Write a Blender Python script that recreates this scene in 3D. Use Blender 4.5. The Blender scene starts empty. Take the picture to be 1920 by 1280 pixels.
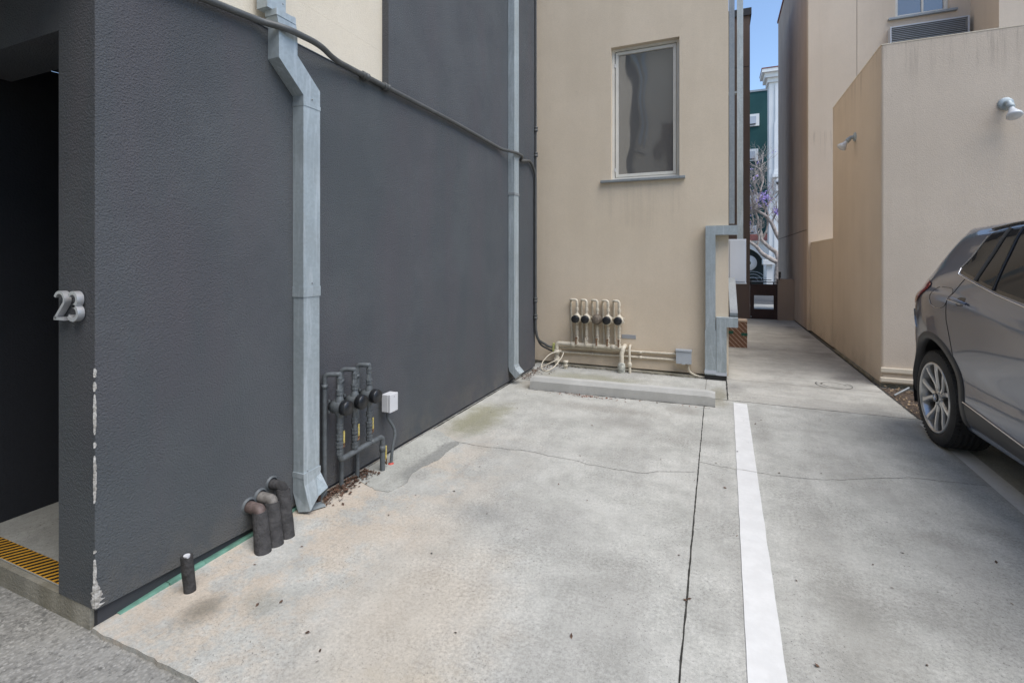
import bpy, bmesh, math, random
import numpy as np
from mathutils import Vector, Matrix, noise as mnoise
from mathutils.bvhtree import BVHTree
from mathutils.geometry import delaunay_2d_cdt
R = math.radians
scn = bpy.context.scene
COL = scn.collection

# ------------------------------------------------------------------ camera, sky, sun, exposure
FPX, HORI, EYE = 915.0, 487.0, 1.5
YAW = math.atan(385 / 915.0)
cam_d = bpy.data.cameras.new('camera'); cam = bpy.data.objects.new('camera', cam_d); COL.objects.link(cam)
cam.location = (0, 0, EYE); cam.rotation_euler = (R(90), 0, YAW)
cam_d.sensor_width = 36; cam_d.lens = 36 * FPX / 1920
cam_d.shift_y = -(640 - HORI) / 1920
cam_d.clip_start = 0.05; cam_d.clip_end = 2000
scn.camera = cam
w = bpy.data.worlds.new('World'); scn.world = w; w.use_nodes = True
nt = w.node_tree; bg = nt.nodes['Background']
sky = nt.nodes.new('ShaderNodeTexSky'); sky.sky_type = 'NISHITA'; sky.sun_disc = False
SUN_EL, SUN_AZ = R(60), R(115)       # azimuth clockwise from +Y
sky.sun_elevation = SUN_EL; sky.sun_rotation = SUN_AZ; sky.air_density = 1.0; sky.dust_density = 0.15; sky.ozone_density = 1.7
nt.links.new(sky.outputs[0], bg.inputs[0]); bg.inputs[1].default_value = 0.15
sl = bpy.data.lights.new('sun', 'SUN'); sun = bpy.data.objects.new('sun', sl); COL.objects.link(sun)
sl.energy = 2.4; sl.angle = R(50); sl.color = (1.0, 0.95, 0.875)
sd = Vector((math.sin(SUN_AZ) * math.cos(SUN_EL), math.cos(SUN_AZ) * math.cos(SUN_EL), math.sin(SUN_EL)))
sun.rotation_euler = sd.to_track_quat('Z', 'Y').to_euler(); sun.location = (0, -5, 20)
scn.view_settings.view_transform = 'Standard'; scn.view_settings.look = 'None'
scn.view_settings.gamma = 1; scn.view_settings.exposure = 0.68
scn.cycles.max_bounces = 10; scn.cycles.diffuse_bounces = 5

# photo measurements -> points on real planes (ground, facade plane, side-wall plane)
CF = (-math.sin(YAW), math.cos(YAW)); CR = (math.cos(YAW), math.sin(YAW))
def ray(u, v):
    a = (u - 960) / FPX
    return (CF[0] + CR[0] * a, CF[1] + CR[1] * a, (HORI - v) / FPX)
def G(u, v, z=0.0):
    d = ray(u, v); t = (z - EYE) / d[2]; return (d[0] * t, d[1] * t, z)
def onX(u, v, x):
    d = ray(u, v); t = x / d[0]; return (x, d[1] * t, EYE + d[2] * t)
def onY(u, v, y):
    d = ray(u, v); t = y / d[1]; return (d[0] * t, y, EYE + d[2] * t)

# ------------------------------------------------------------------ mesh collector
class MB:
    def __init__(s): s.v = []; s.f = []; s.sm = []
    def add(s, vs, fs, smooth=False):
        o = len(s.v); s.v += [tuple(v) for v in vs]
        for f in fs: s.f.append([i + o for i in f]); s.sm.append(smooth)
        return s
    def box(s, a, b, bv=0.0):
        x0, y0, z0 = a; x1, y1, z1 = b
        if bv <= 0:
            return s.add([(x0,y0,z0),(x1,y0,z0),(x1,y1,z0),(x0,y1,z0),(x0,y0,z1),(x1,y0,z1),(x1,y1,z1),(x0,y1,z1)],
                         [(0,3,2,1),(4,5,6,7),(0,1,5,4),(1,2,6,5),(2,3,7,6),(3,0,4,7)])
        bm = bmesh.new(); bmesh.ops.create_cube(bm, size=1)
        for v in bm.verts:
            v.co = Vector(((x0+x1)/2+v.co.x*(x1-x0), (y0+y1)/2+v.co.y*(y1-y0), (z0+z1)/2+v.co.z*(z1-z0)))
        bmesh.ops.bevel(bm, geom=bm.edges[:], offset=bv, segments=2, affect='EDGES', profile=0.6)
        return s.take(bm)
    def take(s, bm, smooth=False):
        bm.verts.index_update(); s.add([v.co[:] for v in bm.verts], [[v.index for v in f.verts] for f in bm.faces], smooth); bm.free(); return s
    def quad(s, *p): return s.add(p, [tuple(range(len(p)))])
    def prism(s, pts, d):     # pts planar polygon, d = extrusion vector
        n = len(pts); q = [tuple(Vector(p) + Vector(d)) for p in pts]
        return s.add(list(pts) + q, [tuple(range(n))[::-1], tuple(range(n, 2*n))] + [(i, (i+1) % n, n+(i+1) % n, n+i) for i in range(n)])
    def tube(s, pts, r, seg=12, caps=True, fillet=0.0, smooth=True):
        P = [Vector(p) for p in pts]
        if fillet > 0 and len(P) > 2:
            Q = [P[0]]
            for i in range(1, len(P)-1):
                a, b, c = P[i-1], P[i], P[i+1]
                da, dc = (a-b), (c-b); l = min(fillet, da.length*.49, dc.length*.49)
                if da.length < 1e-6 or dc.length < 1e-6: continue
                p0 = b + da.normalized()*l; p1 = b + dc.normalized()*l
                for k in range(7):
                    t = k/6; Q.append(p0*(1-t)**2 + b*2*t*(1-t) + p1*t*t)
            Q.append(P[-1]); P = Q
        rr = r if isinstance(r, (list, tuple)) else [r]*len(P)
        if len(rr) != len(P): rr = [rr[0] + (rr[-1]-rr[0])*i/(len(P)-1) for i in range(len(P))]
        T = []
        for i in range(len(P)):
            t = (P[min(i+1, len(P)-1)] - P[max(i-1, 0)])
            T.append(t.normalized() if t.length > 1e-9 else Vector((0,0,1)))
        up = Vector((0,0,1)) if abs(T[0].z) < .9 else Vector((0,1,0))
        n = (up - T[0]*up.dot(T[0])).normalized(); vs = []
        for i, p in enumerate(P):
            n = (n - T[i]*n.dot(T[i]))
            n = n.normalized() if n.length > 1e-6 else T[i].orthogonal().normalized()
            b = T[i].cross(n)
            for k in range(seg):
                a = 2*math.pi*k/seg; vs.append(p + (n*math.cos(a) + b*math.sin(a))*rr[i])
        fs = [(i*seg+k, i*seg+(k+1) % seg, (i+1)*seg+(k+1) % seg, (i+1)*seg+k) for i in range(len(P)-1) for k in range(seg)]
        s.add(vs, fs, smooth)
        if caps:
            s.add(vs[:seg], [tuple(range(seg))[::-1]]); s.add(vs[-seg:], [tuple(range(seg))])
        return s
    def lathe(s, prof, base, axis, seg=24, smooth=True):     # prof = [(dist along axis, radius)]
        A = Vector(axis).normalized(); B = Vector(base)
        n = A.orthogonal().normalized(); b = A.cross(n); vs = []
        for d, r in prof:
            for k in range(seg):
                a = 2*math.pi*k/seg; vs.append(B + A*d + (n*math.cos(a) + b*math.sin(a))*max(r, 1e-4))
        m = len(prof)
        fs = [(i*seg+k, i*seg+(k+1) % seg, (i+1)*seg+(k+1) % seg, (i+1)*seg+k) for i in range(m-1) for k in range(seg)]
        return s.add(vs, fs, smooth)
    def duct(s, pts, u, wv, d):   # rectangular duct along pts; u = width dir, wv = width, d = depth (second dir is normal to path, u)
        P = [Vector(p) for p in pts]; u = Vector(u).normalized(); vs = []
        for i, p in enumerate(P):
            t0 = (P[i]-P[i-1]).normalized() if i else None; t1 = (P[i+1]-P[i]).normalized() if i < len(P)-1 else None
            ta = t0 or t1; tb = t1 or t0; t = (ta+tb).normalized()
            n = t.cross(u).normalized(); k = 1/max(.4, t.dot(ta))
            for a, c in ((-1,-1),(1,-1),(1,1),(-1,1)):
                vs.append(p + u*(a*wv/2) + n*(c*d/2*k))
        m = len(P)
        fs = [(i*4+k, i*4+(k+1) % 4, (i+1)*4+(k+1) % 4, (i+1)*4+k) for i in range(m-1) for k in range(4)] + [(3,2,1,0), (m*4-4, m*4-3, m*4-2, m*4-1)]
        return s.add(vs, fs)
    def each(s, name, mat, parent=None, world=True, **props):     # every loose piece its own part
        par = list(range(len(s.v)))
        def find(i):
            while par[i] != i: par[i] = par[par[i]]; i = par[i]
            return i
        keys = {}
        for i, v in enumerate(s.v):
            k = (round(v[0], 4), round(v[1], 4), round(v[2], 4))
            if k in keys: par[find(i)] = find(keys[k])
            else: keys[k] = i
        for f in s.f:
            for k in f[1:]: par[find(k)] = find(f[0])
        groups = {}
        for f, sm in zip(s.f, s.sm): groups.setdefault(find(f[0]), []).append((f, sm))
        out = []
        for fl in groups.values():
            m = MB(); mp = {}
            for f, sm in fl:
                q = []
                for k in f:
                    if k not in mp: mp[k] = len(m.v); m.v.append(s.v[k])
                    q.append(mp[k])
                m.f.append(q); m.sm.append(sm)
            out.append(m.build(name, mat, parent, world, **props))
        return out
    def build(s, name, mat, parent=None, world=True, **props):
        me = bpy.data.meshes.new(name)
        o0 = Vector((0,0,0))
        if parent is not None and world: o0 = Vector(parent.get('_o', (0,0,0)))
        me.from_pydata([tuple(Vector(v) - o0) for v in s.v], [], s.f); me.update()
        bm = bmesh.new(); bm.from_mesh(me); bmesh.ops.recalc_face_normals(bm, faces=bm.faces[:]); bm.to_mesh(me); bm.free()
        me.polygons.foreach_set('use_smooth', s.sm[:len(me.polygons)])
        o = bpy.data.objects.new(name, me); COL.objects.link(o)
        if mat is not None: me.materials.append(mat)
        if parent is not None: o.parent = parent; o['_o'] = tuple(o0)
        for k, v in props.items(): o[k] = v
        return o
def root(name, label, cat, loc=(0,0,0), group=None, rz=0):
    e = bpy.data.objects.new(name, None); COL.objects.link(e); e.location = loc; e.rotation_euler = (0,0,rz); e.empty_display_size = .1
    e['label'] = label; e['category'] = cat; e['_o'] = tuple(loc)
    if group: e['group'] = group
    return e
def tag(o, label, cat, group=None):
    o['label'] = label; o['category'] = cat
    if group: o['group'] = group
    return o

# ------------------------------------------------------------------ materials
def nodes(name):
    m = bpy.data.materials.new(name); m.use_nodes = True
    t = m.node_tree; return m, t, t.nodes['Principled BSDF']
class NT:
    def __init__(s, t):
        s.t = t; s.pos = t.nodes.new('ShaderNodeNewGeometry').outputs['Position']
    def n(s, k, **kw):
        x = s.t.nodes.new(k)
        for a, b in kw.items(): setattr(x, a, b)
        return x
    def l(s, a, b): s.t.links.new(a, b)
    def sc(s, v, src=None):
        x = s.n('ShaderNodeVectorMath', operation='MULTIPLY'); s.l(src or s.pos, x.inputs[0]); x.inputs[1].default_value = v; return x.outputs[0]
    def noise(s, scale, detail=4, rough=.55, vec=None, dist=0):
        x = s.n('ShaderNodeTexNoise'); x.inputs['Scale'].default_value = scale; x.inputs['Detail'].default_value = detail
        x.inputs['Roughness'].default_value = rough; x.inputs['Distortion'].default_value = dist; s.l(vec or s.pos, x.inputs['Vector']); return x.outputs['Fac']
    def ramp(s, f, a, b, lo=0., hi=1.):
        x = s.n('ShaderNodeMapRange'); x.interpolation_type = 'SMOOTHSTEP'; s.l(f, x.inputs[0])
        x.inputs[1].default_value = a; x.inputs[2].default_value = b; x.inputs[3].default_value = lo; x.inputs[4].default_value = hi; return x.outputs[0]
    def m(s, op, a, b=None):
        x = s.n('ShaderNodeMath', operation=op)
        for i, q in enumerate((a, b)):
            if q is None: continue
            if isinstance(q, (int, float)): x.inputs[i].default_value = q
            else: s.l(q, x.inputs[i])
        return x.outputs[0]
    def mix(s, f, a, b, mode='MIX'):
        x = s.n('ShaderNodeMix', data_type='RGBA', blend_type=mode)
        if isinstance(f, (int, float)): x.inputs[0].default_value = f
        else: s.l(f, x.inputs[0])
        for i, q in ((6, a), (7, b)):
            if isinstance(q, tuple): x.inputs[i].default_value = (*q[:3], 1)
            else: s.l(q, x.inputs[i])
        return x.outputs[2]
    def blob(s, cx, cy, rx, ry, soft=.6, nz=None, cz=None, rz=1):
        v = s.n('ShaderNodeVectorMath', operation='SUBTRACT'); s.l(s.pos, v.inputs[0]); v.inputs[1].default_value = (cx, cy, cz or 0)
        v2 = s.sc((1/rx, 1/ry, (1/rz if cz is not None else 0)), v.outputs[0])
        L = s.n('ShaderNodeVectorMath', operation='LENGTH'); s.l(v2, L.inputs[0])
        d = L.outputs['Value']
        if nz is not None: d = s.m('ADD', d, s.m('MULTIPLY', s.m('SUBTRACT', nz, .5), 1.6))
        return s.ramp(d, 1.0, 1.0 - soft, 0, 1)
    def bump(s, hgt, strength, dist, prev=None):
        x = s.n('ShaderNodeBump'); x.inputs['Strength'].default_value = strength; x.inputs['Distance'].default_value = dist
        s.l(hgt, x.inputs['Height'])
        if prev is not None: s.l(prev, x.inputs['Normal'])
        return x.outputs[0]
def simple(name, col, rough=.6, metal=0, var=.12, vs=6., bump=0, bs=60., bd=.003, coat=0, spec=None):
    m, t, p = nodes(name); q = NT(t)
    tc = q.n('ShaderNodeTexCoord'); q.pos = tc.outputs['Object']
    f = q.ramp(q.noise(vs, 5), .3, .7)
    q.l(q.mix(f, tuple(c*(1-var) for c in col), tuple(min(1, c*(1+var)) for c in col)), p.inputs['Base Color'])
    p.inputs['Roughness'].default_value = rough; p.inputs['Metallic'].default_value = metal
    if coat: p.inputs['Coat Weight'].default_value = coat; p.inputs['Coat Roughness'].default_value = .04
    if spec is not None: p.inputs['Specular IOR Level'].default_value = spec
    if bump: q.l(q.bump(q.noise(bs, 3), bump, bd), p.inputs['Normal'])
    return m
def stucco(name, c1, c2, c3=None, bs=110., bstr=.5, streak=.15, extra=None, blot=.9):
    m, t, p = nodes(name); q = NT(t)
    big = q.ramp(q.noise(blot, 5, .6), .35, .68)
    col = q.mix(big, c1, c2)
    st = q.ramp(q.noise(1.0, 5, .6, q.sc((3.2, 3.2, .35))), .4, .72)
    col = q.mix(q.m('MULTIPLY', st, streak), col, c3 or tuple(c*.7 for c in c1))
    fine = q.noise(55, 3, .6)
    col = q.mix(q.ramp(fine, .3, .75, 0, .12), col, tuple(c*.6 for c in c1))
    sp = q.ramp(q.noise(9, 6, .7), .66, .74, 0, .25)
    col = q.mix(sp, col, tuple(c*.72 for c in c1))
    if extra: col = extra(q, col)
    q.l(col, p.inputs['Base Color'])
    p.inputs['Roughness'].default_value = .85; p.inputs['Specular IOR Level'].default_value = .3
    b = q.bump(q.noise(1.3, 3), .12, .05)
    b = q.bump(q.noise(bs*1.05, 2, .5), bstr, .0065, b)
    b = q.bump(q.noise(bs*2, 3, .6), bstr*.7, .003, b)
    q.l(b, p.inputs['Normal'])
    return m
def grey_wear(q, col):
    z = q.n('ShaderNodeSeparateXYZ'); q.l(q.pos, z.inputs[0])
    hz_ = q.ramp(q.noise(.8, 4, .6, q.sc((1, 1.2, .5))), .42, .6)
    col = q.mix(q.m('MULTIPLY', hz_, .35), col, (.082, .094, .098))
    hp_ = q.ramp(q.noise(1.1, 4, .6, q.sc((2, 2.3, .4))), .5, .64)
    col = q.mix(q.m('MULTIPLY', hp_, .30), col, (.100, .088, .098))
    sc_ = q.ramp(q.noise(38, 6, .8), .67, .72, 0, .8)
    col = q.mix(sc_, col, (.20, .20, .20))
    low = q.m('MULTIPLY', q.ramp(z.outputs[2], .35, .02), q.ramp(q.noise(5, 6, .7), .38, .62))
    return q.mix(q.m('MULTIPLY', low, .45), col, (.150, .138, .12))
def sill_streaks(q, col):
    col = corner_dirt(q, col); nz = q.noise(1, 5, .7, q.sc((22, 22, .8)))
    b = q.m('MULTIPLY', q.blob(-.93, 6.7, .60, 9, .25, None, 2.30, .42), q.ramp(nz, .46, .64))
    col = q.mix(q.m('MULTIPLY', b, .14), col, (.36, .30, .23))
    st2 = q.ramp(q.noise(1, 8, .75, q.sc((5, 5, .6))), .52, .68)
    return q.mix(q.m('MULTIPLY', st2, .07), col, (.40, .335, .25))
def rain_streaks(q, col):
    col = corner_dirt(q, col)
    z = q.n('ShaderNodeSeparateXYZ'); q.l(q.pos, z.inputs[0])
    top = q.m('MULTIPLY', q.ramp(z.outputs[2], 3.45, 4.04), q.ramp(z.outputs[2], 4.2, 4.06))
    st = q.ramp(q.noise(1, 5, .7, q.sc((16, 16, .7))), .48, .66)
    col = q.mix(q.m('MULTIPLY', q.m('MULTIPLY', top, st), .45), col, (.27, .22, .18))
    st2 = q.ramp(q.noise(1, 6, .7, q.sc((7, 7, .35))), .56, .70)
    return q.mix(q.m('MULTIPLY', st2, .10), col, (.36, .29, .23))
def corner_dirt(q, col):
    nz = q.noise(3, 5)
    z = q.n('ShaderNodeSeparateXYZ'); q.l(q.pos, z.inputs[0])
    low = q.m('MULTIPLY', q.ramp(z.outputs[2], .55, .05), q.ramp(nz, .4, .65))
    return q.mix(q.m('MULTIPLY', low, .22), col, (.16, .13, .10))
M = {}
M['grey_stucco'] = stucco('grey_stucco', (.080, .085, .092), (.102, .107, .113), (.100, .094, .102), bs=125, bstr=1.1, streak=.6, blot=1.6, extra=grey_wear)
M['grey_trim'] = simple('grey_trim', (.045, .047, .053), .8, bump=.3)
M['cream_stucco'] = stucco('cream_stucco', (.66, .58, .46), (.71, .63, .51), bs=110, bstr=.4, streak=.12)
M['beige_stucco'] = stucco('beige_stucco', (.67, .56, .425), (.72, .605, .465), (.59, .49, .37), bs=110, bstr=.36, streak=.3, extra=sill_streaks)
M['tan_stucco'] = stucco('tan_stucco', (.59, .50, .405), (.635, .54, .44), (.51, .425, .34), bs=100, bstr=.42, streak=.25, extra=rain_streaks)
M['brown_stucco'] = stucco('brown_stucco', (.155, .120, .098), (.175, .135, .11), (.19, .10, .085), bs=110, bstr=.4, streak=.3)
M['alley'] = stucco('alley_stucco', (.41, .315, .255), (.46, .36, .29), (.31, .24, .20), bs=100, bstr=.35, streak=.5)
M['pier'] = stucco('pier_stucco', (.33, .265, .225), (.37, .30, .25), bs=110, bstr=.4)
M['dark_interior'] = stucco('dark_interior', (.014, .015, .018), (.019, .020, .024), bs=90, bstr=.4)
M['joint'] = simple('joint', (.035, .033, .028), .95, var=.4, vs=30)
M['crack'] = simple('crack', (.165, .16, .145), .95, var=.4, vs=30)
M['joint_soft'] = simple('joint_soft', (.16, .15, .13), .95, var=.3, vs=20)
M['black'] = simple('black', (.012, .012, .013), .5)
M['glass_dark'] = simple('glass_dark', (.012, .013, .014), .04, var=.05, coat=0, spec=.9)

def concrete(name, tint=(1, 1, 1), stains=True, walk=False, wet=False):
    m, t, p = nodes(name); q = NT(t)
    T = lambda c: tuple(a*b for a, b in zip(c, tint))
    a = q.ramp(q.noise(1.9, 12, .74), .36, .64)
    col = q.mix(a, T((.352, .348, .318)), T((.485, .478, .440)))
    b = q.ramp(q.noise(.9, 12, .76, q.sc((1.8, .6, 1)) if not walk else q.sc((.6, 2.6, 1))), .46, .60)
    col = q.mix(q.m('MULTIPLY', b, .42), col, T((.285, .275, .252)))
    c = q.ramp(q.noise(7, 6, .7), .42, .62)
    col = q.mix(q.m('MULTIPLY', c, .20), col, T((.53, .515, .48)))
    nz = q.noise(3.0, 12, .78)
    if stains:
        sx = q.n('ShaderNodeSeparateXYZ'); q.l(q.pos, sx.inputs[0]); X, Y = sx.outputs[0], sx.outputs[1]
        wall = q.ramp(X, -1.0, -2.1)
        o = q.m('MULTIPLY', q.m('MULTIPLY', wall, q.ramp(Y, 4.4, 2.6)), q.ramp(nz, .44, .56))
        col = q.mix(q.m('MULTIPLY', o, .55), col, (.53, .42, .31))
        for (cx, cy, rx, ry, k, cc) in ((-1.15, 1.75, .5, .8, .36, (.53, .43, .32)), (-1.55, 2.3, .35, .4, .3, (.53, .43, .33)), (-.9, 1.3, .4, .35, .34, (.53, .45, .33)),
                                        (-2.08, 4.15, .35, .75, .72, (.215, .205, .115)), (-1.5, 6.05, .9, .4, .6, (.23, .225, .15)), (-2.0, 5.6, .35, .5, .6, (.20, .17, .13)),
                                        (-2.04, 1.42, .12, .15, .7, (.15, .135, .105)), (-1.85, 1.55, .14, .12, .4, (.22, .21, .17)), (.02, 5.85, .16, .6, .65, (.20, .18, .12)),
                                        (-.85, 4.55, .55, .25, .38, (.22, .21, .19)), (-.35, 4.3, .4, .18, .3, (.23, .22, .20)), (-1.1, 4.9, .8, .18, .38, (.24, .22, .19)), (-.3, 5.15, .25, .2, .4, (.24, .22, .19)),
                                        (.5, 3.0, .22, .9, .30, (.22, .21, .185)), (.55, 2.2, .25, .7, .36, (.21, .20, .175)), (.9, 2.6, .5, .3, .26, (.22, .21, .19)),
                                        (-.95, 2.6, .5, .4, .24, (.25, .24, .225)), (-.5, 2.0, .35, .7, .26, (.25, .24, .22)), (.35, 4.7, .12, .8, .3, (.22, .21, .19)),
                                        (-1.33, 2.62, .3, .2, .34, (.2, .2, .19)), (1.1, 3.3, .25, .12, .35, (.2, .19, .17))):
            col = q.mix(q.m('MULTIPLY', q.blob(cx, cy, rx, ry, .8, nz), k), col, cc)
        # tyre sweeps
        ss = q.ramp(q.noise(1.6, 5, .6, q.sc((2.6, .28, 1))), .5, .72)
        col = q.mix(q.m('MULTIPLY', ss, .22), col, (.27, .265, .25))
    if wet: col = q.mix(q.m('MULTIPLY', q.blob(-1.93, 3.2, .16, .55, .35, nz), .8), col, (.22, .22, .205))
    if walk:
        for (cx, cy, rx, ry, k) in ((1.5, 7.3, .28, .3, .75), (1.55, 9.0, .25, .35, .5), (1.6, 11.0, .2, .4, .55), (.3, 8.4, .3, .25, .4), (.15, 6.3, .2, .3, .45), (1.5, 12.3, .2, .4, .5)):
            col = q.mix(q.m('MULTIPLY', q.blob(cx, cy, rx, ry, .9, nz), k), col, (.17, .16, .15))
    # broom finish, pores, dark specks
    br = q.noise(1, 4, .7, q.sc((170, 9, 1)) if not walk else q.sc((14, 60, 1)))
    col = q.mix(q.ramp(br, .55, .8, 0, .28), col, T((.20, .195, .18)))
    pk = q.ramp(q.noise(80, 3, .75), .60, .66)
    pm = q.ramp(q.noise(2.6, 9, .75), .45, .60, .35, 1.0)
    mt = q.m('MULTIPLY', q.ramp(q.noise(60, 5, .85), .3, .7, -.30, .28), q.ramp(q.noise(1.6, 8, .7), .35, .65, .3, 1.0))
    col = q.mix(q.m('MULTIPLY', pk, pm), col, T((.13, .125, .115)))
    pk2 = q.ramp(q.noise(30, 6, .8), .645, .69, 0, .75)
    col = q.mix(pk2, col, T((.17, .165, .15)))
    sp = q.ramp(q.noise(190, 3, .8), .3, .7, -.09, .09)
    hs = q.n('ShaderNodeHueSaturation'); q.l(col, hs.inputs['Color']); q.l(q.m('ADD', q.m('ADD', sp, mt), 1.0), hs.inputs['Value']); col = hs.outputs[0]
    q.l(col, p.inputs['Base Color']); p.inputs['Roughness'].default_value = .88; p.inputs['Specular IOR Level'].default_value = .35
    bb = q.bump(q.noise(160, 4, .7), .35, .002)
    bb = q.bump(br, .3, .002, bb); bb = q.bump(q.noise(2.5, 4), .15, .02, bb)
    q.l(bb, p.inputs['Normal'])
    return m
M['concrete'] = concrete('concrete'); M['walk'] = concrete('walkway_concrete', (.98, .96, .94), False, True)
M['kerb'] = concrete('kerb_concrete', (.86, .86, .85), False)
M['stop'] = stucco('stop_concrete', (.43, .425, .40), (.50, .495, .47), (.30, .295, .275), bs=120, bstr=.25, streak=.25, blot=2.5)
M['patch'] = concrete('patch_cement', (.90, .91, .90), False, False, True)
M['old_kerb'] = stucco('old_kerb', (.24, .225, .185), (.36, .335, .28), (.16, .14, .09), bs=80, bstr=.8, streak=.6, blot=5)

def aggregate(name):
    m, t, p = nodes(name); q = NT(t)
    v = q.n('ShaderNodeTexVoronoi'); v.inputs['Scale'].default_value = 85; q.l(q.pos, v.inputs['Vector'])
    g = q.n('ShaderNodeSeparateColor'); q.l(v.outputs['Color'], g.inputs[0])
    col = q.mix(g.outputs[0], (.12, .117, .108), (.43, .415, .385))
    col = q.mix(q.ramp(v.outputs['Distance'], .35, .6, 0, .6), col, (.17, .165, .15))
    col = q.mix(q.ramp(q.noise(7, 7, .75), .38, .62, 0, .6), col, (.33, .32, .295))
    col = q.mix(q.ramp(q.noise(1.4, 6, .65), .35, .65, 0, .4), col, (.25, .24, .22))
    col = q.mix(q.ramp(q.noise(34, 6, .8), .53, .62, 0, .75), col, (.11, .107, .098))
    q.l(col, p.inputs['Base Color']); p.inputs['Roughness'].default_value = .9
    b = q.bump(v.outputs['Distance'], .5, .004); b = q.bump(q.noise(40, 5, .7), .6, .008, b)
    q.l(b, p.inputs['Normal']); return m
M['aggregate'] = aggregate('worn_aggregate')
M['paint_white'] = None
def paintline():
    m, t, p = nodes('road_paint'); q = NT(t)
    col = q.mix(q.ramp(q.noise(8, 6, .7), .35, .7), (.64, .635, .62), (.71, .705, .69))
    col = q.mix(q.ramp(q.noise(60, 5, .75), .66, .72, 0, .6), col, (.45, .44, .42))
    col = q.mix(q.ramp(q.noise(7, 7, .8), .62, .67, 0, .8), col, (.40, .39, .36))
    col = q.mix(q.ramp(q.noise(1, 5, .7, q.sc((9, 2, 1))), .52, .75, 0, .22), col, (.45, .44, .42))
    q.l(col, p.inputs['Base Color']); p.inputs['Roughness'].default_value = .7
    q.l(q.bump(q.noise(160, 3), .3, .002), p.inputs['Normal']); return m
M['paint_white'] = paintline()
def galv(name, c=(.385, .435, .455), chalk=True):
    m, t, p = nodes(name); q = NT(t)
    v = q.n('ShaderNodeTexVoronoi'); v.inputs['Scale'].default_value = 60; q.l(q.pos, v.inputs['Vector'])
    g = q.n('ShaderNodeSeparateColor'); q.l(v.outputs['Color'], g.inputs[0])
    col = q.mix(g.outputs[0], tuple(x*.93 for x in c), tuple(min(1, x*1.06) for x in c))
    st = q.ramp(q.noise(1, 6, .65, q.sc((18, 18, 1.6)), 1.2), .48, .66, 0, .5)
    col = q.mix(st, col, (.58, .63, .66) if chalk else tuple(x*.8 for x in c))
    col = q.mix(q.ramp(q.noise(3, 5), .55, .7, 0, .3), col, (.28, .31, .32))
    q.l(col, p.inputs['Base Color']); p.inputs['Metallic'].default_value = .35
    q.l(q.ramp(q.noise(5, 5), .3, .7, .38, .62), p.inputs['Roughness'])
    q.l(q.bump(q.noise(2.5, 3), .25, .02), p.inputs['Normal']); return m
M['galv'] = galv('galvanised_steel'); M['galv_dark'] = galv('weathered_steel', (.30, .32, .33), False)
M['grey_paint_pipe'] = simple('grey_painted_pipe', (.095, .105, .110), .55, var=.2, vs=25, bump=.4, bs=80)
M['grey_conduit'] = simple('grey_conduit', (.082, .084, .082), .5, var=.15, vs=12, bump=.2)
M['cream_pipe'] = simple('cream_painted_pipe', (.62, .56, .45), .5, var=.12, vs=25, bump=.3, bs=70)
M['rubber_black'] = simple('black_cap', (.014, .015, .017), .35, var=.2)
M['bark_pipe'] = simple('weathered_pipe', (.17, .155, .14), .7, var=.3, vs=40, bump=.4)
M['foam'] = simple('pipe_insulation', (.040, .038, .038), .85, var=.3, vs=18, bump=1., bs=40, bd=.012)
M['copper'] = simple('dull_copper', (.13, .095, .085), .6, metal=.1, var=.35, vs=30)
M['yellow'] = simple('yellow_vinyl', (.52, .42, .13), .5, var=.3, vs=60)
M['rust'] = simple('rusty_steel', (.17, .09, .045), .85, var=.5, vs=60, bump=.4)
M['white_plastic'] = simple('white_plastic', (.62, .62, .63), .4, var=.05)
M['grey_box'] = simple('grey_enamel', (.40, .43, .46), .45, var=.06)
M['light_box'] = simple('pale_enamel', (.50, .53, .58), .42, var=.05, vs=2)
M['frame_white'] = simple('window_vinyl', (.70, .67, .60), .45, var=.05)
M['green_strip'] = simple('green_membrane', (.13, .27, .21), .6, var=.25, vs=14, bump=.3)
M['digit'] = simple('brushed_aluminium', (.52, .52, .53), .36, metal=.5, var=.05)
M['chip'] = stucco('bare_plaster', (.34, .32, .29), (.55, .53, .50), (.20, .18, .16), bs=70, bstr=1., streak=.4, blot=45)
M['tape_y'] = simple('yellow_tape', (.60, .31, .03), .6, var=.1)
M['gate'] = simple('maroon_gate', (.030, .013, .014), .5, var=.25, vs=3)
M['teal'] = stucco('teal_stucco', (.022, .075, .075), (.028, .088, .088), bs=40, bstr=.2)
M['white_wall'] = stucco('white_plaster', (.80, .79, .77), (.85, .84, .82), bs=40, bstr=.2, streak=.2)
M['tile'] = simple('red_tile', (.20, .06, .045), .7, var=.3)
M['bark'] = simple('bark', (.42, .37, .34), .9, var=.35, vs=9, bump=.8, bs=30, bd=.02)
M['blossom'] = simple('blossom', (.42, .33, .72), .7, var=.2)
M['leaf'] = simple('dry_leaf', (.10, .055, .035), .8, var=.6, vs=40)
M['leaf2'] = simple('pale_leaf', (.24, .17, .10), .8, var=.5, vs=40)
M['mulch'] = simple('mulch_soil', (.085, .060, .045), .95, var=.5, vs=30, bump=1., bs=45, bd=.02)
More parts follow.
